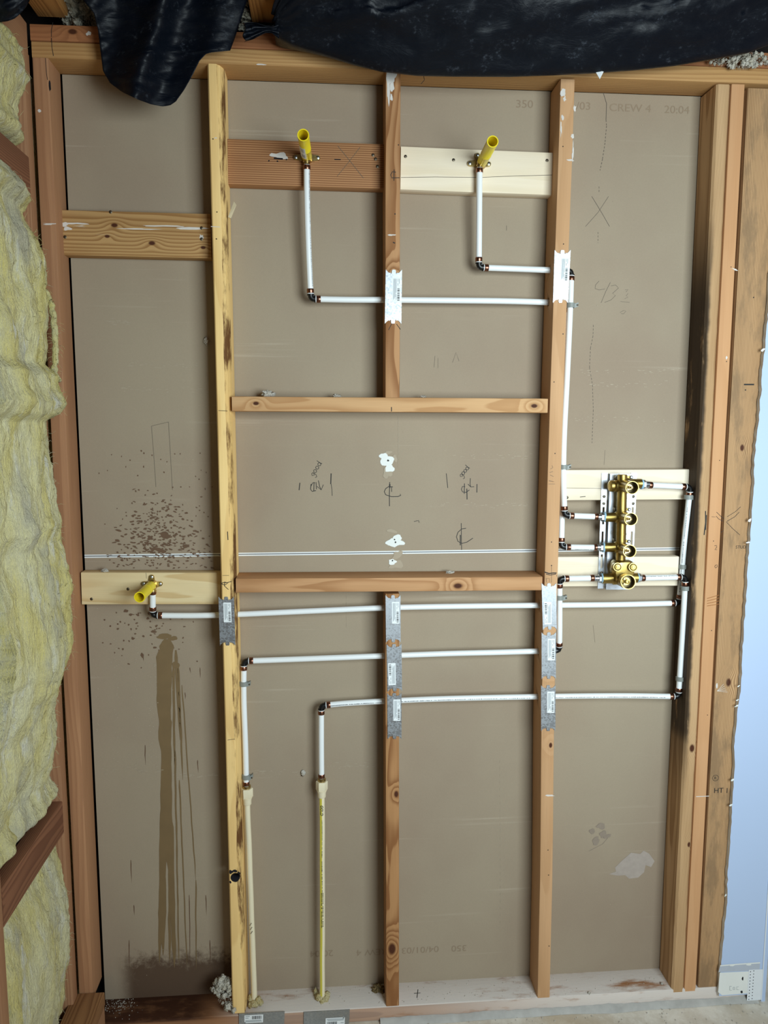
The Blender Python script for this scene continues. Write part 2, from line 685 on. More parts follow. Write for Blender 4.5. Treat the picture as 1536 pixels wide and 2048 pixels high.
W_oldb = wood('grained_old_board', 'c39a66', '8f6233', freq=150, pith=(-.02, .09), contrast=.75, wob=.014,
              knots=((.137, .035, 0, .0065), (.118, .063, 0, .005), (.23, .077, 0, .0065), (.36, .085, 0, .005)),
              white=(.55, 3, .75, lambda g, x, y, z: g.math('MULTIPLY', g.step(y, .028, .036), g.step(y, .062, .048))))
W_pale = wood('fresh_white_pine', 'f4e5cd', 'dfcba6', freq=120, pith=(.02, .3), contrast=.35, patch=.3, fiber=.10)
W_pale2 = wood('yellowish_pine_board', 'e9d3a6', 'c9a46c', freq=130, pith=(.03, .22), contrast=.6, wob=.03, fiber=.14,
               grime=('9c8a68', .56, 3.5, .5, lambda g, x, y, z: g.step(y, .055, .08)))
W_pale3 = wood('fresh_pine_behind_valve', 'f0e2cd', 'dccbaa', freq=130, pith=(.03, .25), contrast=.3, patch=.3, fiber=.10)
W_block = wood('clean_fir_block', 'd8ac7c', 'b07d4d', freq=230, pith=(.019, .11), contrast=.6, wob=.014,
               knots=((.062, .018, 0, .006), (.80, .02, 0, .007)))
W_block2 = wood('clean_fir_block_lower', 'cf9f72', 'a47145', freq=230, pith=(.03, .12), contrast=.65, wob=.014,
                knots=((.60, .024, 0, .009),))


def foot_wet(g, x, y, z):
    n = g.noise(g.map((14, 60, 30)), 1, 4, .6)
    return g.math('MULTIPLY', g.math('MULTIPLY', g.step(x, .42, .30), g.step(n, .25, .55, .6, .97)), g.step(y, .012, .003, .35, 1.))


def foot_dust(g, x, y, z):
    front = g.math('MAXIMUM', g.step(y, .006, .001), g.step(x, .8, 1.5, .25, .95))
    return g.math('MULTIPLY', g.step(x, .35, .55), front)


W_sole = wood('dusty_sole_plate', 'b07e58', '84532f', freq=200, pith=(.02, -.06), contrast=.6, patch=.5,
              grime=('e6e0da', .32, 3.2, .85, foot_dust), wet=foot_wet)
W_left = wood('side_wall_timber', 'b58763', '8c5c40', freq=210, contrast=.5)
W_left2 = wood('side_wall_nogging', '96664a', '6c4330', freq=260, contrast=.7, pith=(.04, .08))
W_left3 = wood('side_wall_foot_timber', 'a5784f', '7b5233', freq=260, contrast=.8, pith=(.045, .06))
W_joist = wood('ceiling_joist_timber', 'b78248', '84552a', freq=240, contrast=.7, pith=(.02, -.04))

# ------------------------------------------------------------------ setting
S1X = P(64, 115).x
XL = S1X - .004                                   # inner face of the left-hand wall
S2a, S4a = P(415, 127), P(1121.5, 158)
XEND = P(1523, 1990, -.0127).x                    # outside corner at the right

mb = MB()
mb.box((-3, -5.5, -.16), (5, 2.6, -.046))
struct(mk('floor', mb, M_conc, smooth=0))
mb = MB()
mb.box((-1.4, -5.5, ZT + .36), (5, 2.6, ZT + .42))
struct(mk('ceiling', mb, plain('dark_ceiling_boards', '4a4138', .9), smooth=0))
mb = MB()
mb.box((XL - .13, -4.2, -.046), (XL - .105, .26, ZT + .36))
struct(mk('wall_left', mb, plain('dark_sheathing', '3a2d22', .9), smooth=0))
mb = MB()
mb.box((XL - .1, .16, -.046), (XEND - .01, .19, ZT + .36))  # dark panel added so the gap beside the drywall reads black
struct(mk('wall_gap_backing', mb, plain('dark_gap_backing', '1b1613', .95), smooth=0))

# back wall: two sheets of paper-faced drywall with all that is written and splashed on it
YB = .0895
DW0 = P(64, 115).x + .038 + .0034
DW1 = P(1434, 168).x + .05
SEAM = P(600, 1107, YB).z
mb = MB()
mb.box((DW0, YB, SEAM + .0035), (DW1, YB + .0125, ZT))
mb.box((DW0, YB, -.002), (DW1, YB + .0125, SEAM - .0035))
mb.box((DW0, YB + .009, SEAM - .0036), (DW1, YB + .012, SEAM + .0036))


def wstroke(pts, wpx, mi, m=mb):
    m.stroke(pxl(pts, YB), wpx * (.0011 if mi == 2 else .0014), NY, mi)


def wblob(px, py, rx, ry, mi, rot=0, k=12, jit=.25, off=.0004):
    c = P(px, py, YB)
    s = .00137
    u = V((math.cos(rot), 0, math.sin(rot))) * rx * s
    v = V((-math.sin(rot), 0, math.cos(rot))) * ry * s
    mb.blob(c, u, v, NY, mi, k, jit, off)


INK, PEN, STA, SPL, RUN, WHT, CHALK = 1, 2, 3, 4, 5, 6, 7
K = lambda pts: [(580 + x / 3.84, 890 + y / 3.84) for x, y in pts]
# marker: the two "good" notes, centre-lines and ticks
for pts, wd in (
    ([(76, 290), (70, 347)], 1.6), ([(162, 300), (158, 340), (170, 356), (200, 350)], 1.4), ([(160, 318), (175, 290), (192, 290)], 1.2),
    ([(185, 285), (183, 352)], 1.3), ([(200, 285), (203, 340)], 1.2), ([(218, 272), (228, 320), (240, 345)], 1.2), ([(208, 318), (240, 345), (256, 305)], 1.2),
    ([(316, 218), (313, 300)], 1.9), ([(316, 300), (322, 340), (324, 390)], 1.0),
    ([(766, 285), (763, 380), (764, 470)], 1.4), ([(766, 300), (766, 330)], 2.6),
    ([(790, 322), (760, 318), (735, 335), (724, 358), (735, 382), (780, 397), (830, 396), (852, 385), (845, 377)], 1.4), ([(780, 320), (781, 360)], 1.2),
    ([(1200, 218), (1212, 330)], 1.2), ([(1345, 320), (1325, 318), (1316, 340), (1325, 360), (1350, 365), (1378, 345)], 1.3),
    ([(1340, 295), (1338, 375)], 1.4), ([(1358, 335), (1360, 418)], 1.7), ([(1385, 255), (1383, 300), (1388, 322)], 1.2), ([(1366, 300), (1388, 322), (1414, 320)], 1.2),
    ([(1436, 300), (1435, 365)], 1.5), ([(952, 588), (975, 582), (988, 580), (992, 596)], 1.0),
    ([(1315, 600), (1316, 700), (1318, 806)], 1.2), ([(1308, 690), (1308, 770)], 1.8),
    ([(1352, 640), (1318, 645), (1290, 670), (1278, 705), (1290, 740), (1320, 756), (1360, 745), (1405, 715)], 1.3),
):
    wstroke(K(pts), wd, INK)


def good(cx, cy, ang, s, tight=1.0):
    """the word "good" in marker, written up the slope"""
    ca, sa = math.cos(ang), math.sin(ang)
    def T(pts, ox):
        return [(cx + ca * (ox + x) * s + sa * y * s, cy - sa * (ox + x) * s + ca * y * s) for x, y in pts]
    o_ = [(3 + 3 * math.cos(a * .7), -3 + 3.2 * math.sin(a * .7)) for a in range(10)]
    wstroke(T([(6, -5), (3, -6), (0, -3), (3, 0), (6, -3), (6, -5), (6, 2), (3, 6), (0, 4)], 0), 1.1, INK)
    wstroke(T(o_, 8 * tight), 1.1, INK)
    wstroke(T(o_, 16 * tight), 1.1, INK)
    wstroke(T(o_, 24 * tight), 1.1, INK)
    wstroke(T([(6.5, -11), (6, -4), (7, 1)], 24 * tight), 1.1, INK)


good(627, 953, math.radians(58), 1.0)
good(923, 955, math.radians(50), .95, .8)
# pencil
for pts, wd in (
    ([(1183.6, 393), (1203, 425), (1219, 453)], 1.1), ([(1217, 393), (1196, 425), (1171, 453)], .9),
    ([(1198, 562), (1191, 570), (1190, 577), (1198, 580), (1210, 578)], .9), ([(1220.6, 565), (1212, 582), (1202, 606)], .9),
    ([(1222, 572), (1231, 570), (1237, 576), (1225, 587), (1231, 591), (1222, 600), (1209, 605)], .9),
    ([(1250, 580), (1256, 579), (1252, 584)], .7), ([(1256, 587), (1252, 592), (1256, 594), (1249, 598)], .7), ([(1241, 603), (1259, 605)], .7),
    ([(1240, 625), (1247, 621), (1252, 622), (1247, 628), (1242, 627)], .7),
    ([(303, 852), (337, 844)], .8), ([(337, 844), (341, 910), (345, 980)], .8), ([(303, 852), (308, 915), (312, 974)], .8),
    ([(1013, 451), (1013, 461)], .9), ([(870, 712), (868, 735)], .7), ([(905, 725), (912, 705), (918, 722)], .7), ([(876, 716), (876, 736)], .6),
    ([(1186, 1250), (1190, 1285)], .5), ([(1210, 900), (1208, 930)], .5),
):
    wstroke(pts, wd, PEN)
# the long hairline crack / dashed line
crack = [(1218, 152), (1206, 184), (1213, 207), (1212, 240), (1213, 252), (1210, 286), (1205, 318), (1200, 341)]
wstroke(crack[:4], 1.4, PEN)


def dashed(pts, wd, mi, on=4, off=3):
    for (x0, y0), (x1, y1) in zip(pts, pts[1:]):
        L = math.hypot(x1 - x0, y1 - y0)
        s = 0
        while s < L:
            e = min(L, s + on)
            wstroke([(lerp(x0, x1, s / L), lerp(y0, y1, s / L)), (lerp(x0, x1, e / L), lerp(y0, y1, e / L))], wd, mi)
            s += on + off


dashed(crack[3:], 1.3, PEN)
dashed([(1198, 373), (1198, 385)], 1.0, PEN)
dashed([(1196, 464), (1196, 486)], .9, PEN)
dashed([(1186.5, 650), (1186, 672), (1181, 696), (1179, 735), (1185, 770), (1186.5, 820), (1184, 886)], 1.1, PEN)


# board-maker's stamps, upright along the top and upside down along the foot
def stamp(s, px, py, size, flip=False):
    c = P(px, py, YB)
    if flip:
        mb.text(s, c, (-1, 0, .0), (0, 0, -1), size, STA, squeeze=1.15)
    else:
        mb.text(s, c, (1, 0, 0), (0, 0, 1), size, STA, squeeze=1.15)


stamp('350', 1031, 215, .028)
stamp('/03', 1152, 219, .028)
stamp('CREW 4', 1218, 222, .028)
stamp('20:04', 1328, 226, .028)
stamp('350', 934, 1890, .028, True)
stamp('04/01/03', 878, 1892, .028, True)
stamp('CREW 4', 790, 1896, .028, True)
stamp('20:04', 667, 1900, .028, True)
# water splashes round the low outlet in the left bay
for i in range(430):
    a = R.gauss(0, 1)
    px = 322 + a * 44
    py = 1062 + R.gauss(0, 1) * 36 + abs(a) * 8
    if i > 350:
        px, py = R.uniform(235, 425), R.uniform(1085, 1136)
    if not (172 < px < 432 and 940 < py < 1136):
        continue
    wblob(px, py, R.uniform(1.2, 4.2), R.uniform(.8, 1.9), SPL, R.uniform(-.5, .5), 8, .35, .0004 + i * 1e-6)
for i in range(75):
    px, py = R.gauss(300, 45), 1225 + abs(R.gauss(0, 1)) * 45
    if 190 < px < 425:
        wblob(px, py, R.uniform(1., 3.), R.uniform(1., 2.4), SPL, R.uniform(-.5, .5), 8, .35, .0004 + i * 1e-6)
for i in range(40):
    wblob(R.uniform(195, 430), R.uniform(900, 1050), R.uniform(.7, 1.5), R.uniform(1, 2.2), SPL, R.uniform(-.3, .3), 7, .3)
for q in ((252, 1222, 5, 3.4), (262, 1229, 3.6, 2.6), (235, 1081, 5, 2.6), (239, 1061, 6, 2), (285, 1310, 3, 5), (266, 1277, 3, 3), (308, 1263, 6, 3), (372, 1092, 7, 4), (330, 1070, 10, 6), (318, 1100, 12, 4), (300, 1075, 6, 4)):
    wblob(*q, SPL, R.uniform(-.4, .4), 12, .35, .0008)


def drip(x0, y0, x1, y1, w0, w1, mi=RUN, off=.0006):
    n = max(6, int((y1 - y0) / 14))
    pts = []
    for i in range(n + 1):
        t = i / n
        jx = noise.noise((x0 * .7, i * .45, 1.3)) * min(2.0, .6 + w0 * .12)
        tp = min(1., .45 + i / 1.6, .12 + (n - i) / 3.0)
        pts.append((lerp(x0, x1, t) + jx, lerp(y0, y1, t), tp * lerp(w0, w1, t) * (1 + .3 * noise.noise((x0, i * .6, 7)))))
    l = [P(x - ww / 2, y, YB) + NY * off for x, y, ww in pts]
    r = [P(x + ww / 2, y, YB) + NY * off for x, y, ww in pts]
    mb.add([p for ab in zip(l, r) for p in ab], [(2 * i, 2 * i + 1, 2 * i + 3, 2 * i + 2) for i in range(n)], mi)


wblob(328, 1272, 14, 6, RUN, .1, 14, .3, .00062)
wblob(345, 1277, 9, 5, RUN, 0, 14, .3, .00064)
wblob(333, 1290, 12, 10, RUN, 0, 14, .3, .00066)
wblob(352, 1330, 7, 8, RUN, .6, 12, .3, .00066)
drip(334, 1278, 327, 1520, 26, 22, off=.00068)
drip(322, 1300, 320, 1440, 18, 14, off=.00070)
drip(334, 1430, 337, 1740, 18, 15, off=.00072)
drip(329, 1480, 326, 1910, 14, 9, off=.00074)
drip(324, 1560, 319, 1925, 5, 7, off=.00076)
drip(342, 1640, 349, 1935, 10, 8, off=.00078)
drip(340, 1690, 339, 1925, 6, 5, off=.0008)
drip(352, 1300, 360, 1480, 7, 4, off=.0007)
drip(347, 1330, 349, 1530, 5, 4, off=.0007)
drip(350, 1500, 358, 1930, 4, 2.4, off=.0007)
drip(356, 1330, 366, 1560, 5, 3, off=.0007)
drip(359, 1560, 374, 1930, 3, 2.2, off=.0007)
drip(364, 1370, 392, 1760, 2.4, 2.4, off=.0007)
drip(392, 1760, 392, 1940, 3, 2, off=.0007)
for x, y0, y1 in ((262, 1720, 1765), (268, 1810, 1830), (258, 1880, 1940), (290, 1490, 1530), (379, 1790, 1930), (395, 1520, 1545), (412, 1790, 1830), (420, 1880, 1930), (286, 1310, 1322), (380, 1335, 1346), (400, 1335, 1356), (370, 1385, 1398)):
    drip(x, y0, x + 1, y1, 2, 1, SPL)
# chalky specks, smears and torn patches
for i in range(170):
    cx = R.choice((195, 232, 272, 300, 310))
    wblob(cx + R.gauss(0, 4), R.uniform(1130, 1540), R.uniform(.5, 1.6), R.uniform(.4, .9), CHALK, 0, 6, .4)
for i in range(150):
    wblob(R.uniform(150, 1360), R.uniform(180, 1950), R.uniform(.4, 1.1), R.uniform(.4, 1.0), CHALK, 0, 6, .4)
for x0, x1, y in ((205, 330, 1540), (340, 440, 1550), (480, 620, 1545), (640, 760, 1532), (240, 420, 778), (250, 400, 730), (215, 260, 645), (900, 1090, 912), (840, 1060, 1010), (1150, 1360, 742), (1180, 1340, 770), (1150, 1330, 838)):
    for k in range(26):
        wblob(R.uniform(x0, x1), y + R.gauss(0, 3), R.uniform(1, 5), .5, CHALK, R.uniform(-.05, .05), 6, .4)
dashed([(797, 832), (797, 935)], 1.0, CHALK, 9, 2)
dashed([(693, 1190), (693, 1260)], .6, CHALK, 9, 5)
dashed([(1000, 1520), (1001, 1850)], .6, CHALK, 5, 9)
for px, py, rx, ry in ((773, 920, 14, 12), (779, 936, 9, 9), (766, 912, 8, 6), (790, 1085, 17, 8), (793, 1078, 11, 8), (780, 1088, 9, 4), (785, 1124, 8, 6)):
    wblob(px, py, rx, ry, WHT, R.uniform(-.3, .3), 16, .35, .0009)
for px, py, rx, ry in ((777, 905, 6, 4), (790, 917, 4, 8), (783, 1062, 9, 4), (795, 1110, 12, 9), (790, 1130, 14, 8), (775, 945, 9, 12)):
    wblob(px, py, rx, ry, CHALK, R.uniform(-.3, .3), 14, .4, .0006)
for px, py, r_ in ((776, 921, 2.0), (789, 1079, 1.6), (791, 1084, 1.8), (785, 1121, 1.6)):
    wblob(px, py, r_, r_, INK, 0, 8, .3, .0014)
patch = [(1218, 1748), (1232, 1743), (1230, 1735), (1243, 1722), (1262, 1705), (1280, 1708), (1287, 1701), (1298, 1707), (1309, 1722), (1302, 1734), (1291, 1730), (1288, 1744), (1276, 1755), (1258, 1757), (1250, 1750), (1236, 1751)]
mb.poly(pxl(patch, YB), NY, 8, .0006)
for q in ((1200, 1652, 9, 7), (1184, 1663, 7, 6), (1206, 1668, 8, 8), (1192, 1681, 8, 10), (1215, 1672, 8, 5)):
    wblob(*q, 9, R.uniform(-.5, .5), 14, .35, .0005)
dashed([(1178, 1702), (1205, 1688), (1222, 1668)], .8, 9, 20, 1)
# seam between the two sheets
s0, s1 = DW0, DW1
struct(mk('wall_back', mb, [M_dry, M_ink, M_pencil, M_stamp, M_splash, M_run, M_mud, plain('chalk_dust', 'b3a48f', .95),
                            plain('skimmed_patch', 'b3a69c', .9, var=.12, scale=60), plain('faint_scrape', '98897a', .9, var=.1)], smooth=0, fix=False))
mb = MB()
mb.box((s0, YB - .0007, SEAM + .0012), (s1, YB + .003, SEAM + .0042))
mb.box((s0, YB - .0007, SEAM - .0046), (s1, YB + .003, SEAM - .0014))
mb.box((s0, YB - .0002, SEAM - .0014), (s1, YB + .002, SEAM + .0012), 1)
for i in range(26):
    c = V((R.uniform(DW0 + .05, S2a.x), YB - .0009, SEAM + R.uniform(-.004, .004)))
    mb.blob(c, V((R.uniform(.001, .006), 0, 0)), V((0, 0, .001)), NY, 2, 8, .4, .0002)
struct(mk('trim_1', mb, [M_seam, M_seamd, M_splash], smooth=0))

# right-hand end: painted drywall with its torn edge, cut-off strip, patch and corner bead
trace = [(1560, 420), (1536, 548), (1533, 600), (1527, 660), (1524, 700), (1519, 740), (1516, 790), (1512, 840), (1506, 890), (1503, 930), (1502, 975), (1500, 1010), (1496, 1060),
         (1492, 1105), (1489, 1150), (1487, 1200), (1482, 1250), (1480, 1300), (1478, 1345), (1474, 1390), (1470, 1415), (1467, 1450), (1464, 1480), (1465, 1520), (1461, 1580), (1458, 1640), (1453, 1700),
         (1450, 1755), (1449, 1800), (1444, 1850), (1440, 1900), (1436, 1945), (1433, 1985)]
YW = -.0127
left = []
for (x0, y0), (x1, y1) in zip(trace, trace[1:]):
    k = max(1, int((y1 - y0) / 9))
    for i in range(k):
        t = i / k
        left.append(P(lerp(x0, x1, t) + R.uniform(-1.1, 1.1), lerp(y0, y1, t), 0.0))
left.append(P(1433, 1986, 0.0))
top = V((left[0].x + .02, 0, ZT - .01))
left = [top] + left
zb = left[-1].z
mb = MB()
fr = [V((p.x + R.uniform(0, .0015), YW, p.z)) for p in left]
bk = [V((p.x, -.0004, p.z)) for p in left]
n = len(left)
rf = [V((XEND, YW, p.z)) for p in left]
rb = [V((XEND, -.0004, p.z)) for p in left]
for i in range(n - 1):
    mb.add([fr[i], rf[i], rf[i + 1], fr[i + 1]], [(0, 1, 2, 3)], 0)
    mb.add([bk[i], fr[i], fr[i + 1], bk[i + 1]], [(0, 1, 2, 3)], 1)
    mb.add([bk[i], rb[i], rb[i + 1], bk[i + 1]], [(3, 2, 1, 0)], 1)
mb.add([fr[-1], rf[-1], rb[-1], bk[-1]], [(0, 1, 2, 3)], 1)
mb.add([fr[0], rf[0], rb[0], bk[0]], [(3, 2, 1, 0)], 1)
mb.box((XEND - .0002, YW, -.046), (XEND + .0125, .11, ZT - .01), 0)
# torn paper tabs along the edge
for py in (700, 1040, 1085, 1372, 1400, 1412, 1560, 1610, 1790):
    xx = interp([(b, a) for a, b in trace], py)
    c = P(xx + 1, py, YW)
    mb.blob(c + V((.001, -.0006, 0)), V((.003 + R.uniform(0, .003), 0, .001)), V((.001, 0, .002 + R.uniform(0, .003))), NY, 2, 9, .5)
# unpainted strip where the old skirting was
pa, pb = P(1440, 1931, YW), P(1520, 1925, YW)
pc, pd = P(1437, 1944, YW), P(1519, 1940, YW)
mb.poly([pa, pb, pd, pc], NY, 3, .0006)
mb.stroke([pa, P(1462, 1929, YW), P(1490, 1927, YW), pb], .004, NY, 2, .001)
for q, r_ in ((1464, 6), (1497, 6)):
    mb.blob(P(q, 1930 - (q - 1464) * .05, YW), V((r_ * .0014, 0, 0)), V((0, 0, .003)), NY, 2, 10, .3, .0014)
# joint compound patch at the foot
mb.poly(pxl([(1439, 1945), (1500, 1942), (1520, 1943), (1518, 1997), (1498, 1996), (1497, 1986), (1444, 1990), (1436, 1984)], YW), NY, 2, .0009)
for q in ((1485, 1957, 2, 4), (1483, 1983, 2.5, 3)):
    c = P(q[0], q[1], YW)
    mb.blob(c, V((q[2] * .0014, 0, 0)), V((0, 0, q[3] * .0014)), NY, 4, 9, .35, .0014)
for pts in ([(1459, 1972), (1459, 1980), (1463, 1980)], [(1459, 1972), (1463, 1972)], [(1466, 1974), (1469, 1974), (1469, 1979), (1466, 1979), (1466, 1974)], [(1477, 1973), (1473, 1973), (1473, 1979), (1477, 1979)]):
    mb.stroke(pxl(pts, YW), .0010, NY, 5, .0013)
o = struct(mk('wall_right', mb, [M_white, M_gyp, M_mud, plain('bare_grey_strip', 'b9c0cc', .8, var=.05), M_void, plain('grey_scrawl', '9aa2a4', .8)], smooth=0, fix=False))
# perforated corner bead
mb = MB()
b0, b1 = P(1497, 1938, YW), P(1521, 1999, YW)
mb.box((b0.x, YW - .0016, b1.z), (XEND + .001, YW - .0009, b0.z - .002))
mb.tube([V((XEND - .001, YW - .001, b1.z)), V((XEND - .001, YW - .001, ZT - .02))], .0020, 10)
for i in range(10):
    for j, xx in enumerate((b0.x + .006, b0.x + .016)):
        zz = lerp(b0.z - .008, b1.z + .004, i / 9.0) + j * .002
        mb.lathe(V((xx, YW - .0017, zz)), V((xx, YW, zz)), [(0, .0016), (.0003, .0016)], 8, 1)
struct(mk('trim_2', mb, [M_bead, M_void]))

# ------------------------------------------------------------------ framing
ax0 = P(64, 112)
top_r = P(1560, 176)
plate_ax = (top_r - ax0)
plate_ax.z *= .0
Lp = XEND - ax0.x + .01
lumber('top_plate', V((ax0.x + .0, 0, ZT + .038)), (1, 0, 0), (0, 0, -1), Lp, .038, .089, W_plate,
       'golden lower top plate, the horizontal timber the studs run up to', 'timber', extra=[M_ink, M_wmark],
       decal=lambda m: (m.stroke(pxl([(103, 76), (104, 95), (107, 112)], 0), .0014, NY, 1),
                        m.stroke(pxl([(846, 148), (849, 160), (842, 168)], 0), .0014, NY, 1),
                        m.blob(P(522, 129), V((.012, 0, 0)), V((0, 0, .0018)), NY, 2, 12, .4)))
lumber('top_plate', V((ax0.x - .002, .001, ZT + .0775)), (1, 0, 0), (0, 0, -1), Lp, .038, .089, W_plate2,
       'reddish upper top plate lying on the golden one', 'timber', extra=[M_ink, M_wmark],
       decal=lambda m: (m.stroke(pxl([(106, 45), (103, 60), (103, 74)], .001), .0014, NY, 1),
                        m.blob(P(177, 67, .001), V((.005, 0, 0.003)), V((-.002, 0, .004)), NY, 2, 10, .5)))
sole0 = S1X - .003
lumber('sole_plate', V((sole0, 0, 0)), (1, 0, 0), (0, 0, -1), XEND - sole0 - .001, .0445, .1, W_sole,
       'dusty sole plate on the concrete, dark and wet at its left end', 'timber', extra=[M_ink, M_wmark],
       decal=lambda m: (m.stroke([PZ(836, 1979, 0), PZ(834, 1996, 0)], .002, (0, 0, 1), 1), m.stroke([PZ(828, 1987, 0), PZ(841, 1986, 0)], .002, (0, 0, 1), 1)))

# corner stud on the left
stud_px('stud', (64, 115), (158.5, 1999), .038, .088, W_red, 'red-brown stud in the corner beside the yellow insulation', extra=[M_ink, M_wmark, M_void],
        decal=lambda m: (m.stroke(pxl([(91, 116), (93, 145), (95, 160)], 0), .0012, NY, 3), m.blob(P(79, 222), V((.004, 0, 0)), V((0, 0, .004)), NY, 2, 10, .2),
                         m.blob(P(100, 172), V((.0025, 0, 0)), V((0, 0, .012)), NY, 3, 10, .3), m.blob(P(98, 448), V((.016, 0, 0)), V((0, 0, .002)), NY, 2, 10, .5)))


# honey stud with bark along its right arris
def wane(x):
    k = noise.noise((x * 2.1, 4.2, 0))
    a = .015 + .005 * k + .002 * noise.noise((x * 17, 1, 1))
    b = .030 + .012 * noise.noise((x * 1.7, 9, 3))
    w_, d_, r = .038, .088, .003
    if x < .35:
        a *= interp([(0, .25), (.35, 1)], x)
    return [(0, r), (r, 0), (w_ - a - .002, 0), (w_ - a, .0006), (w_ - a * .55, b * .22), (w_ - a * .18, b * .62), (w_, b), (w_, d_ - r), (w_ - r, d_), (r, d_), (0, d_ - r)]


HOLES2 = [(P(460, 1230, .045), (1, 0, 0), .0112, .06)]


def s2_decal(m):
    def sp(pts, wd, mi=1):
        m.stroke(pxl(pts, 0), wd, NY, mi)
    sp([(437, 821), (455, 822)], .0012)
    sp([(455, 1063), (456, 1080)], .0022)
    sp([(445, 1151), (458, 1151)], .0010)
    sp([(442, 1167), (450, 1164), (456, 1166), (450, 1170), (443, 1168)], .0018)
    sp([(450, 1166), (463, 1163)], .0016)
    sp([(449, 1164), (449, 1172), (457, 1179)], .0016)
    sp([(455, 1480), (470, 1478)], .0012)
    for q, a_, b_ in (((462, 1744), .005, .006), ((470, 1742), .006, .0035), ((478, 1747), .004, .005), ((461, 1764), .003, .004)):
        m.blob(P(*q), V((a_, 0, 0)), V((0, 0, b_)), NY, 2, 14, .4)
    for q in ((426, 278), (434, 424), (433, 478)):
        m.blob(P(*q), V((.0016, 0, 0)), V((0, 0, .0016)), NY, 2, 8, .2)
    m.blob(P(431, 276), V((.004, 0, 0)), V((0, 0, .0012)), NY, 3, 8, .3)
    m.stroke(pxl([(422, 453), (440, 454)], 0), .0016, NY, 3)


o = stud_px('stud', (415, 127), (465, 2027), .038, .088, W_yel, 'honey-coloured stud with a bark edge, between the splashed bay and the two overhead outlets',
            prof=wane, nseg=120, extra=[M_ink, M_void, M_wmark, M_bark], decal=s2_decal, holes=HOLES2 +
            [(P(471, 1755, .0), (-0.25, 1, 0), .0135, .045)])
# the bark follows the bevelled strip of the arris
for p in o.data.polygons:
    c, nn = p.center, p.normal
    if p.material_index == 0 and c.y > .018 and .0008 < c.z < .05 and nn.y > .25 and nn.z < -.12:
        p.material_index = 4
if len(o.data.materials) < 5:
    o.data.materials.append(M_bark)
mb = MB()
mb.add([P(456, 434, .008), P(462, 437, .008), P(473, 410, -.012), P(468, 403, -.012), P(461, 438, .014), P(471, 409, -.008)], [(0, 1, 2, 3), (1, 4, 5, 2), (0, 3, 5, 4), (2, 5, 3), (0, 4, 1)])
s = mk('splinter', mb, plain('pale_split_wood', 'ead8b4', .8))
s.parent = o
s.matrix_parent_inverse = o.matrix_basis.inverted()
s['label'] = 'pale splinter sticking out of the bark edge'


def hz(px, py, rad=.0112):
    return (P(px, py, .045), (1, 0, 0), rad, .06)


def s3_decal(m):
    def sp(pts, wd, mi=1):
        m.stroke(pxl(pts, 0), wd, NY, mi)
    T = lambda pts: [(400 + a / 2.743, b / 2.743) for a, b in pts]
    sp(T([(1065, 930), (1064, 992)]), .0018)
    sp(T([(1075, 945), (1055, 942), (1046, 960), (1052, 976), (1095, 975)]), .0017)
    sp([(777, 660), (783, 648)], .0016)
    sp([(793, 648), (801, 659)], .0016)
    for q in ((797, 290), (790, 428), (789, 486), (787, 485)):
        m.blob(P(*q), V((.0016, 0, 0)), V((0, 0, .0016)), NY, 1, 8, .2)
    for q, a, b in (((782, 150), .010, .022), ((777, 175), .004, .03), ((785, 170), .004, .018), ((789, 148), .006, .010), ((783, 195), .003, .012)):
        m.blob(P(*q), V((a, 0, 0)), V((0, 0, b)), NY, 2, 18, .5)
    m.blob(P(783, 470), V((.009, 0, 0)), V((0, 0, .002)), NY, 2, 12, .4)


stud_px('stud', (771, 140), (770.5, 795), .038, .088, W_mid, 'upper cripple stud between the two overhead outlets, white paint at its top', extra=[M_ink, M_wmark], decal=s3_decal,
        holes=[hz(787, 600)], cat='stud')
stud_px('stud', (770.5, 1188), (772, 2013), .038, .088, W_mid2, 'lower cripple stud with three steel plates, standing on the sole plate', extra=[M_ink],
        holes=[hz(787, 1215), hz(787, 1311), hz(787, 1402)], cat='stud')


def s4_decal(m):
    def sp(pts, wd, mi=1):
        m.stroke(pxl(pts, 0), wd, NY, mi)
    sp([(1089, 1144), (1098, 1147), (1106, 1146), (1113, 1146)], .003)
    sp([(1092, 1148), (1100, 1150), (1112, 1148)], .002)
    sp([(1103, 1132), (1103, 1165)], .0008)
    sp([(1092, 1156), (1093, 1165)], .0008)
    sp([(1093, 1157), (1099, 1157), (1099, 1164)], .0008)
    sp([(1114, 1153), (1113, 1150)], .0008)
    for pts in ([(1097, 968), (1110, 968)], [(1098, 962), (1109, 964), (1098, 961)], [(1100, 950), (1107, 953)], [(1099, 945), (1106, 943)], [(1101, 938), (1106, 935), (1104, 931)]):
        sp(pts, .0008, 3)
    for q in ((1126, 293), (1127, 488), (1126, 668), (1108, 764), (1110, 907), (1103, 1084), (1103, 1131), (1096, 1700), (1097, 1750), (1098, 1892)):
        m.blob(P(*q), V((.0016, 0, 0)), V((0, 0, .0016)), NY, 1, 8, .2)
    for x, y, a, b in ((1126, 183, .006, .012), (1129, 198, .004, .006), (1125, 235, .004, .007), (1122, 260, .002, .02), (1149, 216, .004, .007), (1145, 272, .004, .005), (1146, 300, .002, .02), (1141, 320, .009, .0025), (1145, 312, .002, .010)):
        m.blob(P(x, y), V((a, 0, 0)), V((0, 0, b)), NY, 2, 14, .5)
    m.blob(P(1100, 1591), V((.012, 0, 0)), V((0, 0, .0025)), NY, 2, 12, .5)


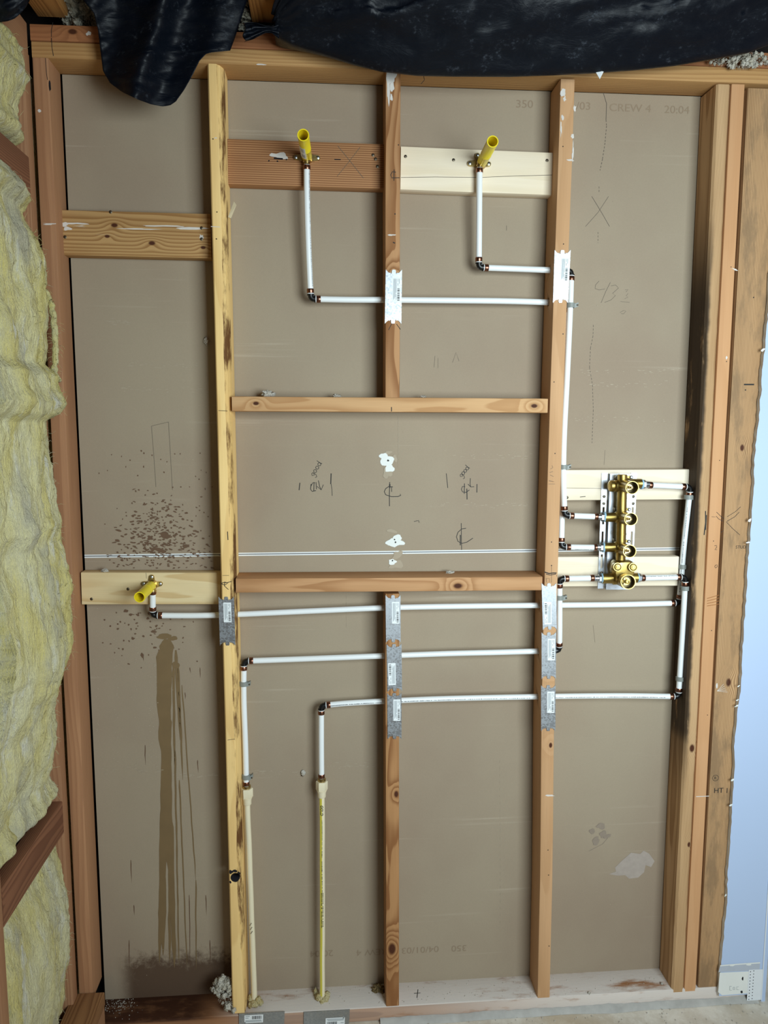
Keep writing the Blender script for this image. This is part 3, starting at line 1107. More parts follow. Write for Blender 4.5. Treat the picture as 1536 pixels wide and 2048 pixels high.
stud_px('stud', (1121.5, 158), (1074.5, 1996), .0375, .088, W_or, 'smooth orange stud with four steel plates, just left of the brass valve', extra=[M_ink, M_wmark, M_pencil], decal=s4_decal,
        bow=[(0, 0), (.134, -.0006), (.20, -.003), (.29, -.0068), (.38, -.0092), (.47, -.0103), (.596, -.0088), (.70, -.0068), (.814, -.0045), (.92, -.0015), (1, 0)],
        holes=[hz(1118, 539), hz(1115, 604, .0118), hz(1095, 1211), hz(1093, 1303), hz(1092, 1393)])


def s5prof(x):
    r = .003
    a = .002 + .004 * max(0, noise.noise((x * 4, 2, 7))) + .002 * noise.noise((x * 23, 5, 1))
    w_, d_ = .0375, .088
    return [(0, r + a), (r + a, 0), (w_ - r - abs(a), 0), (w_, r + abs(a)), (w_, d_ - r), (w_ - r, d_), (r, d_), (0, d_ - r)]


stud_px('stud', (1434, 168), (1343.5, 1985), .0375, .088, W_mold, 'weathered stud with black mould stain, right of the brass valve', prof=s5prof, nseg=90, extra=[M_ink],
        decal=lambda m: (m.stroke(pxl([(1411, 1022), (1411, 1045), (1408, 1070)], 0), .003, NY, 1), m.stroke(pxl([(1413, 1030), (1411, 1060)], 0), .0025, NY, 1)))


def s6_decal(m):
    T = lambda pts: [(1300 + a / 6.208, 900 + b / 6.208) for a, b in pts]
    for pts, wd in (([(825, 770), (870, 815), (918, 855)], .0013), ([(820, 820), (850, 855), (908, 885)], .0013), ([(765, 828), (812, 832)], .0009), ([(880, 1022), (912, 1000)], .0012),
                    ([(800, 1190), (825, 1185), (828, 1205), (805, 1240), (830, 1238)], .0013), ([(810, 1430), (832, 1425), (835, 1450), (815, 1465), (803, 1450), (812, 1428)], .0013)):
        m.stroke(pxl(T(pts), 0), wd, NY, 1)
    for q in ((1439, 921), (1427, 1082), (1423, 1261), (1415, 1430), (1453, 723), (1462, 534)):
        m.blob(P(*q), V((.0014, 0, 0)), V((0, 0, .0014)), NY, 1, 8, .2)
    m.poly(pxl([(1463, 536), (1472, 538), (1476, 542), (1470, 541)], 0), NY, 2)
    m.blob(P(1453, 715), V((.002, 0, 0)), V((0, 0, .005)), NY, 2, 10, .4)
    m.stroke(pxl([(1392, 1593), (1418, 1592)], 0), .0022, NY, 2)
    for k in range(4):
        m.stroke(pxl([(1414, 1197 + k * 5), (1438, 1190 + k * 6)], 0), .0016, NY, 3)


stud_px('stud', (1463.5, 168), (1368.5, 1983), .036, .088, W_or2, 'clean orange stud squeezed between the mouldy stud and the grey-brown one', extra=[M_ink, M_wmark, plain('red_brown_grain_mark', '9c6230', .8)], decal=s6_decal)


def s7_decal(m):
    T = lambda pts: [(1300 + a / 6.208, 900 + b / 6.208) for a, b in pts]
    for pts, wd in (([(955, 830), (1060, 765), (1125, 705)], .0012), ([(955, 885), (1050, 830), (1108, 770)], .0014), ([(945, 890), (1020, 970), (1115, 1055)], .0012)):
        m.stroke(pxl(T(pts), .002), wd, NY, 1)
    m.text('STUD', P(1471, 1097, .002), (1, 0, 0), (0, 0, 1), .012, 1)
    c = P(1431, 1556, .002)
    ring = [c + V((.009 * math.cos(a * .45), 0, .009 * math.sin(a * .45))) for a in range(15)]
    m.stroke(ring, .0012, NY, 1)
    m.text('R', c + V((-.004, 0, -.004)), (1, 0, 0), (0, 0, 1), .012, 1)
    m.text('HT', P(1427, 1586, .002), (1, 0, 0), (0, 0, 1), .022, 1)
    m.text('1', P(1450, 1586, .002), (1, 0, 0), (0, 0, 1), .022, 1)
    m.stroke(pxl([(1488, 769), (1508, 769)], .002), .004, NY, 1)
    for q in ((1491, 780), (1507, 595)):
        m.blob(P(*q, .002), V((.0018, 0, 0)), V((0, 0, .0018)), NY, 1, 8, .2)
    for k in range(5):
        m.stroke(pxl([(1434, 1382), (1447 + k * 2, 1368 + k * 4)], .002), .0008, NY, 2)
    m.blob(P(1434, 1371, .002), V((.003, 0, 0)), V((0, 0, .008)), NY, 2, 10, .3)


stud_px('stud', (1496.5, 176), (1396, 1976), .086, .085, W_grey, 'grey-brown stud at the right, half covered by the torn white wallboard', Y=.002, extra=[M_ink, M_wmark], decal=s7_decal)

# ------------------------------------------------------------------ boards and blocks between the studs
o = board_px('board', (117.5, 419), (421, 427.5), .1115, .0385, W_oldb, 'knotty board smeared with white, high in the left bay', extra=[M_wmark],
             decal=lambda m: [m.blob(P(x, y, .05), V((a, 0, 0)), V((0, 0, b)), NY, 0 + 1, 14, .5) for x, y, a, b in
                              ((150, 447, .03, .0022), (132, 449, .008, .006), (135, 457, .008, .005), (275, 458, .05, .002), (320, 452, .05, .0016), (385, 457, .04, .003), (404, 474, .006, .006))])
board_screws(o, [(130, 474), (403, 456), (403, 478), (221, 424)], .05)


def brown_decal(m):
    T = lambda pts: [(400 + a / 2.743, b / 2.743) for a, b in pts]
    m.stroke(pxl(T([(755, 800), (820, 880), (897, 978)]), .05), .0012, NY, 1)
    m.stroke(pxl(T([(878, 808), (815, 890), (752, 968)]), .05), .001, NY, 1)
    m.stroke(pxl(T([(737, 875), (772, 876)]), .05), .0025, NY, 3)
    m.blob(P(557, 311, .05), V((.022, 0, 0)), V((0, 0, .008)), NY, 2, 18, .5)
    m.stroke(pxl(T([(405, 868), (455, 872)]), .05), .004, NY, 3)
    for q in ((378, 882), (474, 876), (425, 885)):
        m.blob(P(*T([q])[0], .05), V((.002, 0, 0)), V((0, 0, .002)), NY, 3, 8, .3)


o = board_px('board', (455, 277), (770, 288), .1115, .0385, W_brown, 'striped brown board behind the left overhead outlet', extra=[M_pencil, M_wmark, M_void], decal=brown_decal)
board_screws(o, [(746, 310), (751, 318), (755, 333)], .05)
o = board_px('board', (802, 292), (1110, 305), .1085, .0385, W_pale, 'fresh white board behind the right overhead outlet', extra=[M_pencil],
             decal=lambda m: (m.stroke(pxl([(802, 355), (870, 354), (960, 355), (1030, 352), (1108, 350)], .05), .0012, NY, 1)))
board_screws(o, [(811, 313), (907, 320), (1094, 321)], .05)
o = board_px('board', (162, 1145), (441, 1145.5), .0885, .0385, W_pale2, 'yellowish board behind the low outlet in the left bay', extra=[M_pencil, M_void],
             decal=lambda m: (m.stroke(pxl([(292, 1146), (293, 1157)], .05), .001, NY, 1)))
board_screws(o, [(256, 1178), (183, 1198)], .05)
o = board_px('board', (1127, 940), (1380, 938.5), .0855, .0385, W_pale3, 'upper fresh pine board carrying the top of the brass valve', extra=[M_pencil],
             decal=lambda m: (m.stroke(pxl([(1132, 976), (1200, 977), (1300, 974), (1378, 976)], .05), .001, NY, 1), m.stroke(pxl([(1160, 994), (1171, 993)], .05), .002, NY, 1)))
board_screws(o, [(1134, 995)], .05)
board_px('board', (1113, 1114), (1358, 1113), .0855, .0385, W_pale3, 'lower fresh pine board carrying the foot of the brass valve')

board_px('cross_block', (463.5, 792.5), (1096, 797), .0385, .0885, W_block, 'upper horizontal block under the upper cripple stud', Y=-.0005, cat='block', extra=[M_ink],
         decal=lambda m: m.stroke(pxl([(783, 814), (783, 823)], -.0005), .0022, NY, 1))
board_px('cross_block', (471.5, 1157.5), (1085, 1153.5), .0385, .0885, W_block2, 'lower horizontal block above the lower cripple stud', Y=-.0005, cat='block')

# ------------------------------------------------------------------ left-hand wall, seen edge on
lumber('stud', V((XL - .089, -.044, -.003)), (0, 0, 1), (1, 0, 0), ZT + .003, .089, .038, W_left, 'narrow edge of the side-wall stud behind the yellow insulation', 'stud')
lumber('stud', V((XL - .089, -.47, -.003)), (0, 0, 1), (1, 0, 0), ZT + .003, .089, .038, W_left, 'side-wall stud nearest the camera, beyond the left picture edge', 'stud')
zb1 = PX(60, 316, XL).z
lumber('nogging', V((XL - .086, -.430, zb1)), (0, 1, 0), (1, 0, 0),   .385, .086, .089, W_left2, 'reddish nogging between the two upper bulges of insulation', 'block')
zb2 = PX(118, 1612, XL).z
lumber('nogging', V((XL, -.430, zb2)), (0, 1, 0), (0, 0, -1), .385, .089, .038, W_left2, 'split brown nogging crossing the insulation low on the left', 'block')
lumber('side_plate', V((XL - .004, -.9, ZT + .001)), (0, 1, 0), (-1, 0, 0), .898, .106, .0765, W_left, 'side-wall top plate under the dark plastic in the upper left corner', 'timber')
a, b = P(145.5, 1988, -.003), P(209, 1987, -.003)
wv = b - a
lumber('side_plate', V((a.x - .004, a.y - .55, a.z - .041)), (0, 1, 0), (1, 0, 0), .549, wv.length + .002, a.z - .041 + .0455, W_left, 'lower side-wall sole timber under the short timber, bottom left corner', 'timber')
lumber('side_plate', V((a.x, a.y - .55, a.z)), (0, 1, 0), (1, 0, 0), .55, wv.length, .0405, W_left3, 'short timber lying on top towards the camera, bottom left corner', 'timber')
# ------------------------------------------------------------------ pipes
RP = .0080


def catmull(pts, n=8):
    if len(pts) < 3:
        return pts
    q = [pts[0] * 2 - pts[1]] + pts + [pts[-1] * 2 - pts[-2]]
    out = []
    for i in range(1, len(q) - 2):
        for k in range(n):
            t = k / n
            a, b, c, d = q[i - 1], q[i], q[i + 1], q[i + 2]
            out.append(.5 * (2 * b + (c - a) * t + (2 * a - 5 * b + 4 * c - d) * t * t + (3 * b - a - 3 * c + d) * t ** 3))
    out.append(pts[-1])
    return out


def crimp(parent, p, d):
    mb = MB()
    d = d.normalized()
    mb.lathe(p, p + d, [(0, .0082), (0, .0091), (.001, .0096), (.0045, .0094), (.0055, .0096), (.010, .0094), (.011, .0088), (.011, .0082)], 20, caps=False)
    return mk('crimp_ring', mb, M_copper, parent)


def elbow(parent, c, d1, d2):
    """black plastic 90-degree elbow, d1/d2 point from the corner into its two legs"""
    mb = MB()
    d1, d2 = d1.normalized(), d2.normalized()
    rr = .010
    pts = [c + d1 * .0175, c + d1 * rr]
    for k in range(1, 6):
        t = k / 6
        pts.append((1 - t) ** 2 * (c + d1 * rr) + 2 * t * (1 - t) * c + t * t * (c + d2 * rr))
    pts += [c + d2 * rr, c + d2 * .0175]
    mb.tube(pts, .0073, 16)
    for d in (d1, d2):
        mb.lathe(c + d * .0095, c + d * .02, [(0, .0073), (0, .0092), (.003, .0092), (.0035, .0080), (.007, .0080)], 18)
    mb.obox(c + (d1 + d2) * .004, d1 * .007, d2 * .007, d1.cross(d2) * .0028)
    e = mk('elbow', mb, M_blk, parent)
    mb = MB()
    for d in (d1, d2):
        mb.lathe(c + d * .0128, c + d * .02, [(0, .0075), (0, .0090), (.0018, .0090), (.0018, .0075)], 18, caps=False)
    mk('collar', mb, M_pex, e)
    return e


def pipe_run(label, spec, first='ring', last='ring', prints=()):
    """spec: (kind, px, py, Y); 'e' an elbow, 's' a point the pipe bends through"""
    pts = [(k, P(x, y, Y)) for k, x, y, Y in spec]
    root = thing('water_pipe', label, 'pipe', pts[-1][1], 'white water pipes')
    segs, cur = [], [pts[0][1]]
    for k, p in pts[1:]:
        cur.append(p)
        if k == 'e':
            segs.append(cur)
            cur = [p]
    segs.append(cur)
    for i, sgm in enumerate(segs):
        sgm = [q.copy() for q in sgm]
        d0 = (sgm[1] - sgm[0]).normalized()
        d1 = (sgm[-2] - sgm[-1]).normalized()
        if i > 0:
            crimp(root, sgm[0] + d0 * .0150, d0)
            sgm[0] = sgm[0] + d0 * .0152
        elif first == 'ring':
            crimp(root, sgm[0] + d0 * .001, d0)
        if i < len(segs) - 1:
            crimp(root, sgm[-1] + d1 * .0150, d1)
            sgm[-1] = sgm[-1] + d1 * .0152
        elif last == 'ring':
            crimp(root, sgm[-1] + d1 * .001, d1)
        mb = MB()
        path = catmull(sgm)
        mb.tube(path, RP, 20)
        for (pi, f0, f1, rows) in prints:
            if pi != i:
                continue
            # faint printed line of small type along the pipe
            a_, b_ = path[0], path[-1]
            tot = (b_ - a_).length
            s_ = f0 * tot
            ax = (b_ - a_).normalized()
            side = ax.cross(NY).normalized()
            while s_ < f1 * tot:
                ln = R.uniform(.0012, .0032)
                if R.random() < .86:
                    t_ = s_ / tot * (len(path) - 1)
                    q0 = path[min(int(t_), len(path) - 2)].lerp(path[min(int(t_) + 1, len(path) - 1)], t_ - int(t_))
                    an = rows + R.uniform(-.02, .02)
                    nn = (NY * math.cos(an) + side * math.sin(an)).normalized()
                    mb.stroke([q0 + nn * RP, q0 + nn * RP + ax * ln], R.uniform(.001, .0024), nn, 1, .0003)
                s_ += ln + .0009
        mk('pipe', mb, [M_pex, plain('grey_print', '7e8286', .6)], root)
        if i < len(segs) - 1:
            elbow(root, segs[i][-1], segs[i][-2] - segs[i][-1], segs[i + 1][1] - segs[i + 1][0])
    return root


pipe_run('white pipe from the left overhead outlet, turning right and through two studs',
         [('s', 613.5, 330, .030), ('s', 614, 400, .031), ('s', 617, 500, .035), ('e', 621.5, 598, .041), ('s', 700, 599.5, .043), ('s', 800, 600, .045), ('s', 1000, 602, .045), ('e', 1133, 606, .058), ('s', 1128, 850, .056),
          ('e', 1122.5, 1094, .034), ('s', 1197, 1095, .016)], prints=((0, .05, .95, -.9), (3, .25, .9, .75)))
pipe_run('white pipe from the right overhead outlet, down the right side of the orange stud',
         [('s', 959, 336, .030), ('s', 958.5, 400, .031), ('e', 957.5, 535, .041), ('s', 1040, 538, .045), ('e', 1142.5, 542, .034), ('s', 1140, 620, .024), ('s', 1134, 750, .020), ('s', 1128, 870, .016), ('s', 1126.5, 950, .014), ('e', 1129, 1031, .014), ('s', 1197, 1033.5, .014)])
pipe_run('topmost long white pipe, from the low left outlet through three studs to the valve',
         [('s', 305.5, 1180, .032), ('e', 305.5, 1231, .045), ('s', 400, 1231, .045), ('s', 480, 1228.5, .045), ('s', 620, 1222, .045), ('s', 787, 1215, .045), ('s', 950, 1212, .045), ('s', 1095, 1210.5, .045), ('s', 1240, 1209, .050), ('e', 1358.5, 1206, .060), ('s', 1363, 1150, .052), ('s', 1369, 1080, .040),
          ('e', 1380.5, 974, .022), ('s', 1296, 970, .014)], prints=((2, .1, .9, -.6),))
pipe_run('lowest long white pipe with printed text, down to the yellow-striped supply pipe',
         [('s', 643, 1556, .045), ('s', 642.5, 1490, .045), ('e', 642.5, 1411, .045), ('s', 700, 1406, .045), ('s', 787, 1401.5, .045), ('s', 900, 1397, .045), ('s', 1092, 1393, .045), ('s', 1240, 1391.5, .042), ('e', 1357, 1393, .034), ('s', 1364, 1280, .031), ('s', 1368, 1210, .028),
          ('e', 1370.5, 1154, .022), ('s', 1281, 1156, .014)], prints=((1, .02, .97, .1), (3, .1, .9, .7)))
pipe_run('middle long white pipe, turning down beside the honey stud to the cream supply pipe',
         [('s', 492.5, 1571, .036), ('s', 491, 1500, .036), ('s', 487.5, 1400, .038), ('e', 487.5, 1322, .042), ('s', 560, 1319.5, .045), ('s', 680, 1315, .045), ('s', 787, 1311, .045), ('s', 900, 1307, .045), ('s', 1000, 1304.5, .045), ('e', 1118.5, 1301, .045), ('s', 1119, 1250, .030),
          ('e', 1119, 1157.5, .018), ('s', 1189, 1156, .014)])


def supply(label, px0, py0, px1, py1, Y0, Y1, stripe):
    a, b = P(px0, py0, Y0), P(px1, py1, Y1)
    ax = (b - a).normalized()
    root = thing('supply_pipe', label, 'pipe', b, 'rigid supply pipes from the floor')
    mb = MB()
    mb.lathe(a - ax * .004, b, [(0, .0075), (0, .0115), (.005, .0118), (.006, .0105), (.008, .0105)], 20)
    mk('brass_insert', mb, M_brassd, root)
    mb = MB()
    p0 = a + ax * .003
    mb.lathe(p0, b, [(0, .0105), (0, .0158), (.002, .0168), (.024, .0168), (.027, .0150)], 6)
    mb.lathe(p0 + ax * .026, b, [(0, .0150), (.003, .0142), (.008, .0120), (.020, .0118), (.022, .0105), (.022, .0085)], 20)
    mk('adapter', mb, M_cpvc, root)
    mb = MB()
    n = 30
    p1 = p0 + ax * .046
    mb.tube([p1.lerp(b, i / n) + V((noise.noise((i * .2, 3, px0)) * .0012, 0, 0)) for i in range(n + 1)], .0083, 20)
    mats = [M_cpvc, M_ystripe, M_ink, plain('grey_pipe_print', '8a8a60', .6)]
    if stripe:
        xd = ax
        side = ax.cross(NY).normalized()
        nseg = 60
        path = [p1.lerp(b, i / n) + V((noise.noise((i * .2, 3, px0)) * .0012, 0, 0)) for i in range(n + 1)]

        def at(s):
            t_ = s * n
            i_ = min(int(t_), n - 1)
            return path[i_].lerp(path[i_ + 1], t_ - i_)
        for a0, a1, mi in ((.75, -.05, 1),):
            vs = []
            for i in range(nseg + 1):
                c = at(i / nseg)
                for an in (a0, lerp(a0, a1, .33), lerp(a0, a1, .66), a1):
                    vs.append(c + (NY * math.cos(an) - side * math.sin(an) * -1) * .0087 if False else c + (NY * math.cos(an) + side * math.sin(an)) * .0087)
            mb.add(vs, [(4 * i + j, 4 * i + j + 1, 4 * i + j + 5, 4 * i + j + 4) for i in range(nseg) for j in range(3)], mi)
        mb.text('GOLD', at(.035), ax, side * -1 if ax.cross(side * -1).dot(NY) > 0 else side, .0105, 2, .0007, wrap=.0083, squeeze=1.05, bold=.03, shear=.25)
        s_ = .10
        while s_ < .62:
            c = at(s_)
            ln = R.uniform(.0015, .004)
            for an in ((0.0,) if s_ < .45 else (-.25, .15)):
                nn = (NY * math.cos(an) + side * math.sin(an)).normalized()
                if R.random() < .8:
                    mb.stroke([c + nn * .0083, c + nn * .0083 + ax * ln], R.uniform(.0012, .0026), nn, 2 if .26 < s_ < .62 else 3, .0007)
            s_ += (ln + .0011) / (b - p1).length
    else:
        q = p1.lerp(b, .62)
        for k in range(3):
            mb.stroke([P(500 + k, 1848 + k * 8, Y1) + NY * .0086, P(504 + k, 1842 + k * 8, Y1) + NY * .0086], .0012, NY, 2)
    mk('rigid_pipe', mb, mats, root)
    return root


supply('cream rigid pipe beside the honey stud, rising out of foam at the floor', 493.5, 1574, 509, 2008, .036, .030, False)
supply('cream rigid pipe with a yellow stripe and GOLD printed on it', 643.5, 1560, 644.5, 2004, .045, .045, True)


# ------------------------------------------------------------------ clamps on the pipes
def clamp(px, py, Y, label, ear=1, tilt=0.):
    c = P(px, py, Y)
    root = thing('pipe_clamp', label, 'pipe clamp', c, 'grey pipe clamps')
    ri, ro = RP + .0001, RP + .0040
    mb = MB()
    rings = []
    for k in range(17):
        a = math.radians(-200 + 220 * k / 16.0) if ear > 0 else math.radians(160 + 220 * k / 16.0)
        d = V((math.cos(a), math.sin(a), 0))
        rings.append([c + d * ri + V((0, 0, -.006)), c + d * ro + V((0, 0, -.006)), c + d * ro + V((0, 0, .006)), c + d * ri + V((0, 0, .006))])
    mb.rings(rings)
    mk('strap', mb, M_clamp, root)
    mb = MB()
    e = c + V((ear * .0135, -.002, 0))
    mb.obox(e, V((.0055, 0, ear * .0022 * (1 + tilt))), V((0, .006, 0)), V((0, 0, .0055)))
    mk('ear', mb, M_clamp, root)
    mb = MB()
    mb.lathe(e + V((0.003, -.004, 0)), e + V((.003, -.02, 0)), [(0, .0022), (.004, .0022), (.0048, .001)], 10)
    mk('nail', mb, M_screw, root)


clamp(1141, 611, .024, 'grey clamp just under the top steel plate of the orange stud')
clamp(1126.8, 934, .0145, 'grey clamp on the front pipe at the top edge of the upper pine board')
clamp(1119, 1195, .022, 'grey clamp on the short pipe left of the valve foot, below an elbow')
clamp(1377, 994, .0245, 'grey clamp close under the elbow at the top right of the valve')
clamp(1365, 1133, .049, 'grey clamp on the pipe beside the valve, above the lower right elbow')
clamp(1370, 1176, .0245, 'grey clamp close under the lower right elbow of the valve')
clamp(1360, 1357, .033, 'grey clamp low on the right-hand pipe, above its bottom elbow')
clamp(487.5, 1367, .0395, 'grey clamp under the elbow beside the honey stud')
clamp(492.5, 1553, .036, 'grey tilted clamp just above the cream adapter beside the honey stud', tilt=1.)


# ------------------------------------------------------------------ yellow stub-outs with brass drop-ear elbows
def stub(label, b, e, port, ears, sticker=False, rad=.0136):
    """b: (px,py,Y) foot, e: (px,py,Y) open end, port: (px,py,Y) where the pipe joins"""
    B, E, Q = P(*b), P(*e), P(*port)
    root = thing('stub_out', label, 'pipe outlet', B, 'yellow capped outlets')
    ax = (E - B).normalized()
    L = (E - B).length
    mb = MB()
    Z_ = .05
    c = V((B.x, Z_ - .003, B.z))
    mb.lathe(c + V((0, .0025, 0)), c + NY, [(0, .015), (.004, .015), (.010, .0125), (.016, .0120)], 24)
    for ex, ez in ears:
        d = V((ex, 0, ez))
        s = V((-ez, 0, ex)).normalized()
        u = d.normalized()
        tip = c + d
        prof = [c + s * .010, tip + s * .0065]
        for k in range(1, 6):
            a = math.pi * k / 6
            prof.append(tip + s * .0065 * math.cos(a) + u * .0065 * math.sin(a))
        prof += [tip - s * .0065, c - s * .010]
        mb.prism([q + NY * .0028 for q in prof], NY, .005)
    mb.tube([c + NY * .012, V((Q.x, Q.y, lerp(c.z, Q.z, .4))), Q], .0088, 18)
    mb.lathe(Q + V((0, 0, .003)), Q + V((0, 0, -1)), [(0, .0088), (0, .0100), (.003, .0100), (.003, .0076), (.006, .0076)], 18)
    mk('drop_ear_elbow', mb, M_brassd, root)
    for ex, ez in ears:
        mb = MB()
        t = c + V((ex, 0, ez)) + NY * .0028
        mb.lathe(t, t + NY, [(0, .0042), (.0015, .0042), (.0026, .0022)], 12)
        mk('screw', mb, M_chrome, root)
    mb = MB()
    p0 = B - ax * .012
    LL = L + .012
    mb.lathe(p0, E, [(0, .009), (0, rad * .62), (.010, rad * .92), (.016, rad * .97), (LL * .44, rad), (LL * .445, rad * 1.035), (LL * .455, rad * 1.035), (LL * .46, rad), (LL, rad * 1.03), (LL, rad * .86), (.03, rad * .84), (.028, 0.0005)], 32, caps=False)
    cap = mk('yellow_tube', mb, M_yel, root)
    if sticker:
        mb = MB()
        s0, s1 = LL * .22, LL * .68
        rightv = ax.cross(V((0, 0, 1))).normalized()
        upv = rightv.cross(ax)
        def cyl(s, an, r=rad * 1.05):
            return p0 + ax * s + (rightv * math.sin(an) - upv * math.cos(an)) * r
        rows = [[cyl(lerp(s0, s1, i / 6), lerp(-.05, 1.25, j / 8)) for j in range(9)] for i in range(7)]
        mb.rings(rows, 0, False, False)
        for k in range(9):
            an = .15 + k * .075
            mb.add([cyl(lerp(s0, s1, .12), an, rad * 1.058), cyl(lerp(s0, s1, .12), an + .035, rad * 1.058), cyl(lerp(s0, s1, .38), an + .035, rad * 1.058), cyl(lerp(s0, s1, .38), an, rad * 1.058)], [(0, 1, 2, 3)], 1)
        for k in range(5):
            an = .2 + k * .16
            mb.add([cyl(lerp(s0, s1, .58), an, rad * 1.058), cyl(lerp(s0, s1, .58), an + .06, rad * 1.058), cyl(lerp(s0, s1, .92), an + .06, rad * 1.058), cyl(lerp(s0, s1, .92), an, rad * 1.058)], [(0, 1, 2, 3)], 1)
        st = mk('price_sticker', mb, [M_sticker, plain('grey_sticker_print', '85828c', .7)], root)
        st['label'] = 'grey-white printed sticker on the yellow tube'
    return root


stub('yellow outlet tube with a printed sticker, on the striped brown board', (613.5, 313, .034), (606.5, 270, -.118), (613.5, 326, .030), ((-.028, .001), (.028, .001)), True)
stub('yellow outlet tube leaning right, on the fresh white board', (964, 324, .034), (985.5, 283, -.108), (959.5, 333, .030), ((-.030, -.001), (.020, -.001), (-.010, .020)))
stub('yellow outlet tube pointing down left, on the yellowish board of the splashed bay', (302, 1172, .034), (279, 1194.5, -.070), (305.5, 1183, .032), ((-.022, .004), (.022, .003), (0, .022)))


# ------------------------------------------------------------------ brass shower valve
def valve():
    YV = .006                                       # axis of the vertical manifold
    root = thing('shower_valve', 'brass four-port shower valve on a steel bracket across two pine boards', 'valve', P(1243, 1175, .05))

    def cx(py):                                     # the manifold's axis leans a hair
        return interp([(940, 1245), (1170, 1240)], py)
    # bracket: two slotted flanges and a raised channel between them
    def rail(name, xt, xb, wpx, slots):
        mb = MB()
        t, b = P(xt, 946, .0475), P(xb, 1177, .0475)
        ax = (b - t)
        L = ax.length
        ax.normalize()
        sd = V((1, 0, 0))
        w_ = wpx * .00128
        # flange made of strips so that the slots are real gaps
        cuts = sorted(slots)
        mb.obox(t + ax * L / 2 - sd * w_ * .34, ax * L / 2, sd * w_ * .16, V((0, .0011, 0)))
        mb.obox(t + ax * L / 2 + sd * w_ * .34, ax * L / 2, sd * w_ * .16, V((0, .0011, 0)))
        s = 0.
        for a_, b_ in cuts + [(1., 1.)]:
            if a_ > s:
                mb.obox(t + ax * L * (s + a_) / 2, ax * L * (a_ - s) / 2, sd * w_ * .19, V((0, .0011, 0)))
            s = b_
        mk(name, mb, M_chrome, root)
        mb = MB()
        for f in (.20, .26, .86):
            c = t + ax * L * f + NY * .001
            mb.lathe(c, c + NY, [(0, .0042), (.0018, .0042), (.003, .002)], 12)
        mk('bracket_screw', mb, M_screw, root)
    rail('bracket_flange', 1209.5, 1201, 13, [(.29, .44), (.50, .66), (.70, .82)])
    rail('bracket_flange', 1268, 1259, 13, [(.29, .44), (.50, .66)])
    mb = MB()
    t0, b0 = P(1217, 947, .0475), P(1208.5, 1177, .0475)
    t1, b1 = P(1262, 947, .0475), P(1253, 1177, .0475)
    f = V((0, -.014, 0))
    q = [t0, t0 + f, t1 + f, t1]
    r_ = [b0, b0 + f, b1 + f, b1]
    th = V((0, .0015, 0))
    ring = lambda a: [a[0], a[1], a[2], a[3], a[3] + V((-.0015, 0, 0)), a[2] + th + V((-.0015, 0, 0)), a[1] + th + V((.0015, 0, 0)), a[0] + V((.0015, 0, 0))]
    mb.rings([ring(q), ring(r_)])
    mk('bracket_channel', mb, M_chrome, root, smooth=0)
    # manifold
    mb = MB()
    a, b = P(cx(949), 949, YV), P(cx(1130), 1130, YV)
    mb.lathe(a, b, [(0, .0115), (.0008, .0133), ((b - a).length, .0133)], 28)
    c = P(cx(1066), 1066, YV)
    d = (b - a).normalized()
    mb.lathe(c - d * .002, b, [(0, .0134), (0, .0126), (.003, .0126), (.003, .0142), (.006, .0142), (.006, .0134)], 28, caps=False)
    mk('manifold', mb, M_brass, root)

    def barrel(name, pxc, pyc, fx, fy, Yf, rad, bore, stem):
        """cup that points at the camera: pxc,pyc its root on the manifold, fx,fy its open rim"""
        B, E = P(pxc, pyc, YV + .018), P(fx, fy, Yf)
        t = (E - B).normalized()
        L = (E - B).length
        mb = MB()
        mb.lathe(B, E, [(0, rad * .7), (.004, rad * .92), (.02, rad * .95), (L * .62, rad * .95), (L * .64, rad), (L, rad), (L, rad * .90), (L - .002, rad * .885), (L - bore, rad * .885), (L - bore, .001)], 36, caps=False)
        o = mk(name, mb, [M_brass, M_dark], root)
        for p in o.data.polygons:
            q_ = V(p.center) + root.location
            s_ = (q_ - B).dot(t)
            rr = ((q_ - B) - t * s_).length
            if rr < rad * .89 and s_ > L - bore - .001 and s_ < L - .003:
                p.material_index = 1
        mb = MB()
        mb.lathe(B + t * (L - bore), E, stem, 20)
        s = mk('stem', mb, M_brassd, o)
        # two bright ribs inside the cup
        mb = MB()
        for k in (-1, 1):
            c_ = B + t * (L - bore + .004) + V((-.0075, 0, .0065 * k))
            mb.tube([c_, c_ + t * (bore - .016)], .0016, 8)
        s = mk('rib', mb, M_brassd, o)
        return o

    def side_port(name, x0, x1, py, rad, mi=M_brass, bulb=False):
        a_, b_ = P(x0, py, YV + .004), P(x1, py, YV + .004)
        L = (b_ - a_).length
        mb = MB()
        if bulb:
            mb.lathe(a_, b_, [(0, rad * 1.15), (L * .45, rad * 1.15), (L * .55, rad * .98), (L * .62, rad * 1.12), (L * .85, rad * 1.08), (L * .96, rad * .8), (L, rad * .35)], 28)
        else:
            mb.lathe(a_, b_, [(0, rad * 1.25), (L * .30, rad * 1.25), (L * .38, rad * 1.02), (L * .9, rad), (L, rad)], 28)
        return mk(name, mb, mi, root)

    def union(x0, x1, py):
        a_, b_ = P(x0, py, YV + .005), P(x1, py, YV + .006)
        L = (b_ - a_).length
        d_ = (b_ - a_).normalized()
        mb = MB()
        mb.lathe(a_, b_, [(0, .0125), (.0015, .0138), (.005, .0138), (.0062, .012)], 24, 1)
        mb.lathe(a_ + d_ * .005, b_, [(0, .0095), (.001, .0122), (.0075, .0122), (.0085, .0095)], 6, 0)
        mb.lathe(a_ + d_ * .013, b_, [(0, .0095), (.0, .0088), (L - .013, .0078)], 20, 0)
        mk('union_nut', mb, [M_chrome, M_teal], root)

